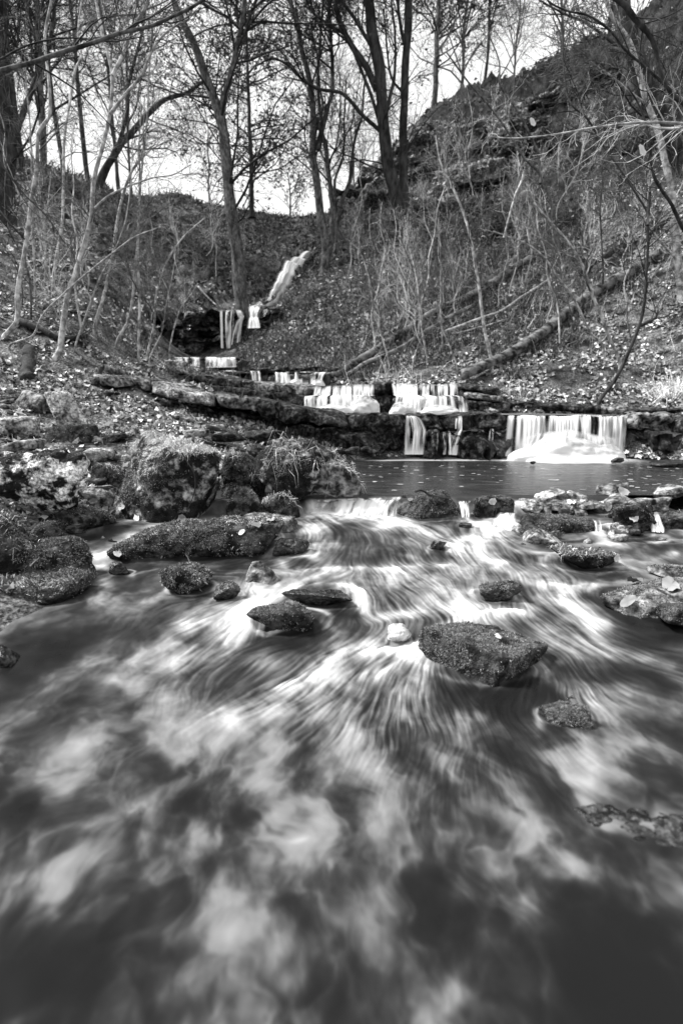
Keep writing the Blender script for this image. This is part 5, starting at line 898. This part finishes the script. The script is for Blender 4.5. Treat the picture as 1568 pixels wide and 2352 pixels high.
log("pale stick slanting down between thin stems and leaves", [(1040,780),(1080,770),(1110,762),(1160,745)], 5, 3, 806, BARK_P, 6, .12)
log("dark log half buried in the left bank", [(40,742),(90,760),(140,782),(200,775)], 20, 9, 807, BARK_D, 9, .03)
log("rotting log resting under the layered ledge", [(478,990),(540,1004),(600,1018),(640,1030),(690,1046)], 16, 12, 808, BARK_D, 9, .04)
log("mossy root end at the base of the fallen logs", [(740,872),(775,868),(800,850),(815,832)], 14, 10, 809, BARK_M, 9, .08)
log("pale broken stick at the left frame edge", [(0,868),(12,880),(24,892)], 8, 4, 810, BARK_P, 6, .03)
log("thin pale stick lying on the gravel shelf", [(450,1010),(470,1016),(486,1022)], 3, 2, 811, BARK_P, 6, .03)
log("black rotten stump beside the elbowed sapling", [(66,876),(68,840),(70,800)], 32, 26, 812, BARK_D, 11, 0, "stump", "stump")
log("black broken post of wood against the layered ledge", [(226,918,8.1),(228,880,8.1),(234,842,8.1)], 16, 9, 813, BARK_D, 9, 0, "stump", "stump")
log("black short snag on the saddle of the skyline", [(712,524,36),(716,506,36),(713,490,36)], 8, 5, 814, BARK_D, 7, 0, "stump", "stump")
log("thin fallen stem over the left bank toward the cliff", [(455,665),(478,690),(500,712)], 5, 3, 815, BARK_P, 6, .1)
# ================================================================== leaf litter, grass, leaves
def scatter_ground(n, rg, x0, x1, ylo, yhi, keep):
    px = rg.uniform(x0, x1, n); a = (px - CX) / F; Yd = ylo * (yhi / ylo) ** rg.random(n); X = a * Yd * 1.02; Z = T(X, Yd); k = keep(X, Yd, Z); X, Yd, Z = X[k], Yd[k], Z[k]
    e_ = .04; N = np.stack([-(T(X + e_, Yd) - Z) / e_, -(T(X, Yd + e_) - Z) / e_, np.ones_like(Z)], -1); N /= np.linalg.norm(N, axis=1)[:, None]; return np.stack([X, Yd, Z], -1), N
def above_water(X, Y, Z):
    pool = (Y > 4.8) & (Y < 8.9) & (Z < .24); st = (Y <= 4.9) & (Z < W(X, Y) + .02); dk = (Y > 8.2) & (Y < 17.2) & (np.abs(X - np.interp(Y, [8.2, 9.3, 11, 13.2, 17.2], [2.8, 1.0, -.9, -3.4, -4.7])) < np.interp(Y, [8.2, 9.3, 11, 13.2, 17.2], [3.0, 1.7, 1.0, 1.0, 1.3]))
    return ~(pool | st | dk)
def leaves_obj(name, P, N, size, rg, mat, label, lift=.006, tilt=.55):
    n = len(P); nn = N + rg.normal(size=(n, 3)) * tilt; nn /= np.linalg.norm(nn, axis=1)[:, None]; a = np.cross(nn, rg.normal(size=(n, 3))); a /= np.linalg.norm(a, axis=1)[:, None]; b = np.cross(nn, a)
    s = (size * rg.uniform(.5, 1.35, n))[:, None]; c = P + N * (lift + s * .18); cu = rg.uniform(-.3, .5, n)[:, None] * s
    V = np.stack([c - a * s * .5 + nn * cu, c + b * s * .36, c + a * s * .55 + nn * cu, c - b * s * .34], 1).reshape(-1, 3); i = np.arange(n)[:, None] * 4
    Bt = Batch(); tn = np.clip(rg.lognormal(-.55, .75, n), .06, 2.3); Bt.add(V, None, np.concatenate([i + np.array([[0, 1, 3]]), i + np.array([[1, 2, 3]])]), tone=np.repeat(tn, 4)); return tag(Bt.build(name, mat, None, smooth=False), label, kind='stuff')
rgl = np.random.default_rng(77)
patch = lambda X, Y, f=1.1, o=0: fbm(np.stack([X * f, Y * f, X * 0 + o], -1), 3)
P, N = scatter_ground(150000, rgl, -60, 1640, 2.8, 19, lambda X, Y, Z: above_water(X, Y, Z) & (rgl.random(X.size) < np.clip(.52 + 2.8 * patch(X, Y, 1.3) - .25 * ss(14, 19, Y), .04, 1)))
leaves_obj("leaf_litter", P, N, np.interp(P[:, 1], [3, 19], [.062, .115]), rgl, LEAFM, "dense litter of fallen leaves over both banks")
P, N = scatter_ground(45000, rgl, -60, 1640, 18, 42, lambda X, Y, Z: rgl.random(X.size) < np.clip(.55 + 1.5 * patch(X, Y, .5, 5), .1, 1) * np.where(X > 3, .45, 1))
leaves_obj("leaf_litter", P, N, np.interp(P[:, 1], [18, 42], [.13, .26]), rgl, toned("far_litter", .15, .9), "dull fallen leaves and herbs on the far slopes")
# fine upright growth
def growth(name, n, ylo, yhi, x0, x1, keep, ln, wd, mat, label, droop, lean, seed):
    rg = np.random.default_rng(seed); P, N = scatter_ground(n, rg, x0, x1, ylo, yhi, keep); N = N * .4 + np.array([0, 0, .8]); V, f4, f3, tn = blades(P, N, ln, wd, rg, droop, lean); b = Batch(); b.add(V, f4, f3, tone=tn); tag(b.build(name, mat, None, smooth=False), label, kind='stuff')
STEMB = toned("dry_stems", .60); HERB = toned("herbs", .14)
growth("undergrowth", 5500, 9.4, 24, 790, 1640, lambda X, Y, Z: above_water(X, Y, Z) & (X > .1) & (patch(X, Y, .7, 3) > -.25) & ~((Y > 17) & (rgl.random(X.size) < .6)) & ~((X > 1.6) & (Y < 12.5 - .5 * (X < 3)) & (patch(X, Y, 1.5, 8) < .3)), .6, .0030, STEMB, "tangle of thin dry stems on the right bank", .1, .55, 31)
growth("undergrowth", 5000, 9, 26, -60, 700, lambda X, Y, Z: above_water(X, Y, Z) & (patch(X, Y, .7, 3) > -.05), .45, .0035, HERB, "sparse thin stems on the left bank", .1, .5, 32)
growth("grass", 46000, 11.5, 24, 500, 1300, lambda X, Y, Z: above_water(X, Y, Z) & (X > -3.4) & (patch(X, Y, .8, 9) > -.3), .16, .012, HERB, "short grass and herbs on the leafy spur", .3, .6, 33)
growth("grass", 30000, 20, 44, -60, 1640, lambda X, Y, Z: (patch(X, Y, .4, 9) > -.2) & ~((X > 2) & (patch(X, Y, .9, 2) < .25)), .38, .028, HERB, "rough grass on the far slopes", .3, .6, 34)
growth("grass", 9000, 3, 7.2, -60, 760, lambda X, Y, Z: above_water(X, Y, Z) & (patch(X, Y, 1.6, 12) > .08), .07, .003, GRASSB, "tufts of fine grass between the boulders", .4, .6, 35)
rg = np.random.default_rng(8)
def clump(name, px, py, n, ln, wd, mat, spread, label, seed, droop=.5, lean=.45, cat="grass clump"):
    p = hit(px, py); rg = np.random.default_rng(seed); q = rg.normal(size=(n, 2)) * spread; P = np.stack([p[0] + q[:, 0], p[1] + q[:, 1], T(p[0] + q[:, 0], p[1] + q[:, 1])], -1); N = np.tile([0, 0, 1.0], (n, 1)); N[:, :2] += q / spread * .4
    V, f4, f3, tn = blades(P, N, ln, wd, rg, droop, lean); b = Batch(); b.add(V, f4, f3, tone=tn); tag(b.build(name, mat, None, loc=p, smooth=False), label, cat)
clump("grass_clump", 1545, 905, 420, .42, .004, toned("bright_grass", .85), .16, "bright fan of dry grass at the right edge above the wide fall", 41)
clump("grass_clump", 540, 1004, 160, .14, .003, GRASSB, .09, "spiky grass clump on the shelf behind the boulders", 42, .2)
clump("grass_clump", 700, 800, 260, .3, .006, HERB, .3, "low herb clump on the spur's lower edge", 43)
clump("fern_clump", 1180, 860, 200, .3, .008, HERB, .12, "ferny clump beside the lower end of the longest log", 44)
# single leaves one can point at
bpy.context.view_layer.update(); dg = bpy.context.evaluated_depsgraph_get()
def leaf_mesh(kind, mat):
    if kind == 'maple':
        r = [.62, .55, .85, .74, 1.0, .92, 1.08, .80, .9, .72, .8, .55, .6]; n = len(r) * 2; th = np.linspace(-2.6, 2.6, len(r)); pts = np.stack([np.sin(th) * r, np.cos(th) * r], -1)
    else:
        th = np.linspace(0, 2 * np.pi, 12, endpoint=False); pts = np.stack([np.sin(th) * .55, np.cos(th)], -1)
    V = np.concatenate([[[0, 0, .0]], np.concatenate([pts, (.30 * pts[:, 0] ** 2 - .10 * pts[:, 1] + .09 * np.sin(np.arange(len(pts)) * 2.4))[:, None]], 1)]); m = len(pts)
    return mesh("fallen_leaf", V, [np.array([[0, i + 1, (i + 1) % m + 1] for i in range(m)])], mat, {'tone': np.r_[.75, np.full(m, 1.0)]}, smooth=True)
LTM = [toned("fallen_leaf_pale", .62, .55), toned("fallen_leaf_mid", .32, .6), toned("fallen_leaf_dull", .16, .7)]
LMV = {(k, j): leaf_mesh(k, LTM[j]) for k in ('maple', 'oval') for j in range(3)}; LM = {k: LMV[(k, 0)] for k in ('maple', 'oval')}
LV = [(1152,1474,52,'maple',"large pale crinkled leaf lying on the square mossy stone"),(1300,1598,32,'oval',"round pale leaf topping the stone at lower right"),(942,1150,26,'oval',"pale drooping leaf on the left flank of the dam stone"),(928,1142,22,'maple',"crumpled leaf at the left end of the dam stone"),(986,1140,20,'oval',"little leaf on top of the dam stone by the twig"),(1128,1152,28,'maple',"pale leaf pressed on the rounded dam stone"),(1310,1158,34,'maple',"bright curled leaf on the leafy rim stone"),(1345,1160,24,'oval',"smooth pale leaf beside the curled one on the rim"),(1430,1128,40,'maple',"folded white leaf at the right rim stone"),(1395,1166,30,'oval',"flat grey leaf wedged before the right rim stones"),(1455,1192,34,'maple',"pale leaf hanging on the crumbly stone above the fall"),(1412,1282,30,'oval',"pale leaf stuck at the right end of the leafy hummock"),(1368,1262,26,'maple',"leaf on top of the leafy hummock"),(1460,1340,60,'maple',"big pale leaf on the broad flat rock at right"),(1440,1382,44,'oval',"pale leaf at the left edge of the broad flat rock"),(1540,1345,60,'maple',"large leaf on the flat rock by the right frame edge"),(1332,1262,20,'oval',"leaf floating at the left tip of the hummock"),(585,1200,22,'oval',"leaf lying high on the grey topped stone"),(622,1198,34,'maple',"light leaf on the right end of the long slab's back"),(590,1208,30,'oval',"second pale leaf near the long slab's right end"),(556,1224,26,'oval',"pointed pale leaf on the face of the long slab"),(316,1190,30,'oval',"pale leaf at the left top of the long slab"),(420,1192,30,'maple',"flat leaf on the long slab's smooth top"),(258,1242,34,'maple',"curled leaf lying in the leafy trickle"),(272,1272,34,'oval',"pale leaf at the trickle's mouth by the long slab"),(34,1190,36,'maple',"broad leaf on top of the black left boulder"),(16,1170,30,'maple',"ragged leaf on the black left boulder's crest"),(216,1152,28,'oval',"pale leaf on the stone between the big boulders"),(284,1168,30,'maple',"leaf heap's pale top leaf beside the biggest boulder"),(270,1190,28,'oval',"pale leaf in the gap below the biggest boulder's left foot"),(1398,1172,20,'maple',"leaf at the water's edge of the right rim"),(1200,1248,22,'oval',"small leaf on the thin wet lip of rock")]
for iq, (px, py, w_, kd, lb) in enumerate(LV):
    d = Vector(ray(px, py)).normalized(); ok, loc, nor, _, ob, _ = sc.ray_cast(dg, Vector((0, 0, CAMZ)), d)
    if not ok: continue
    w_ *= .85 if iq else 1; o = bpy.data.objects.new("fallen_leaf", LMV[(kd, (0, 0, 2, 2, 1, 1, 0, 2, 1, 2)[iq % 10])]); COL.objects.link(o); s = w_ * pxm(np.array(loc)) / 2; o.scale = (s, s * rg.uniform(.7, 1.1), s * rg.uniform(1, 2.2))
    nv3 = (Vector(nor) + Vector((0, -.35, .9))).normalized(); o.location = loc + nv3 * .012; q = nv3.to_track_quat('Z', 'Y'); o.rotation_mode = 'QUATERNION'; o.rotation_quaternion = q @ Matrix.Rotation(rg.uniform(0, 6.28), 4, 'Z').to_quaternion(); tag(o, lb, "leaf")
for px, py, Yh, w_, lb in ((1222, 280, 3.2, 22, "pale blurred leaf hanging in mid air before the crag"), (1473, 345, 3.0, 30, "white blurred leaf hanging near the pale right-hand trunk")):
    p = at(px, py, Yh); o = bpy.data.objects.new("hanging_leaf", LM['oval']); COL.objects.link(o); s = w_ * pxm(p) / 2; o.scale = (s * 1.5, s, s); o.location = p; o.rotation_euler = (1.3, .2, .4); tag(o, lb, "leaf")
    
twp = P3([(300, 1284), (300, 1284)], 3)
for lb, pts, w_, Yt in (("pale twig standing on the shaggy moss ball stone", [(440,1306),(434,1286),(426,1272)], 4, 3.15), ("dark dead root hanging down the face of the biggest boulder", [(418,1040),(430,1060),(446,1088),(448,1120),(440,1150),(428,1178)], 3.5, 4.3), ("curled dead twig lying on the dam stone", [(952,1130),(966,1126),(984,1136),(1004,1140),(1030,1146)], 6, 4.45), ("thin twig spanning from the biggest boulder to the shadowed stone", [(508,1144),(530,1146),(552,1146)], 3, 4.3), ("stray stick leaning from the shore rocks at left", [(70,1300),(82,1288),(92,1280)], 3, 2.75)):
    Q = P3(pts, Yt); V, Fq, _, _ = stem_mesh(Q, np.linspace(w_, w_ * .5, len(Q)) * pxm(Q[0]) / 2, 3, 7, .02); tag(link("twig", mesh("twig", V - Q[0], [Fq], BARK_P if "pale" in lb or "stick" in lb else BARK_D), None, Q[0]), lb, "twig")
# flecks of foam and leaves drifting on the pool
n = 150; fxp, fyp = rg.uniform(.1, 4.8, n), rg.uniform(5.2, 7.7, n); fs_ = rg.uniform(.008, .028, n)
V = np.stack([np.stack([fxp + fs_ * a, fyp + fs_ * b, np.full(n, POOLZ + .004)], -1) for a, b in ((-1.4, -.5), (.9, -.9), (1.5, .5), (-.7, .9))], 1).reshape(-1, 3); Bf = Batch(); Bf.add(V, np.arange(n)[:, None] * 4 + np.array([[0, 1, 2, 3]]), tone=np.repeat(rg.uniform(.3, 1, n), 4))
tag(Bf.build("drifting_flecks", LEAFP, None, smooth=False), "tiny pale flecks of foam and leaf drifting on the pool", kind='stuff')
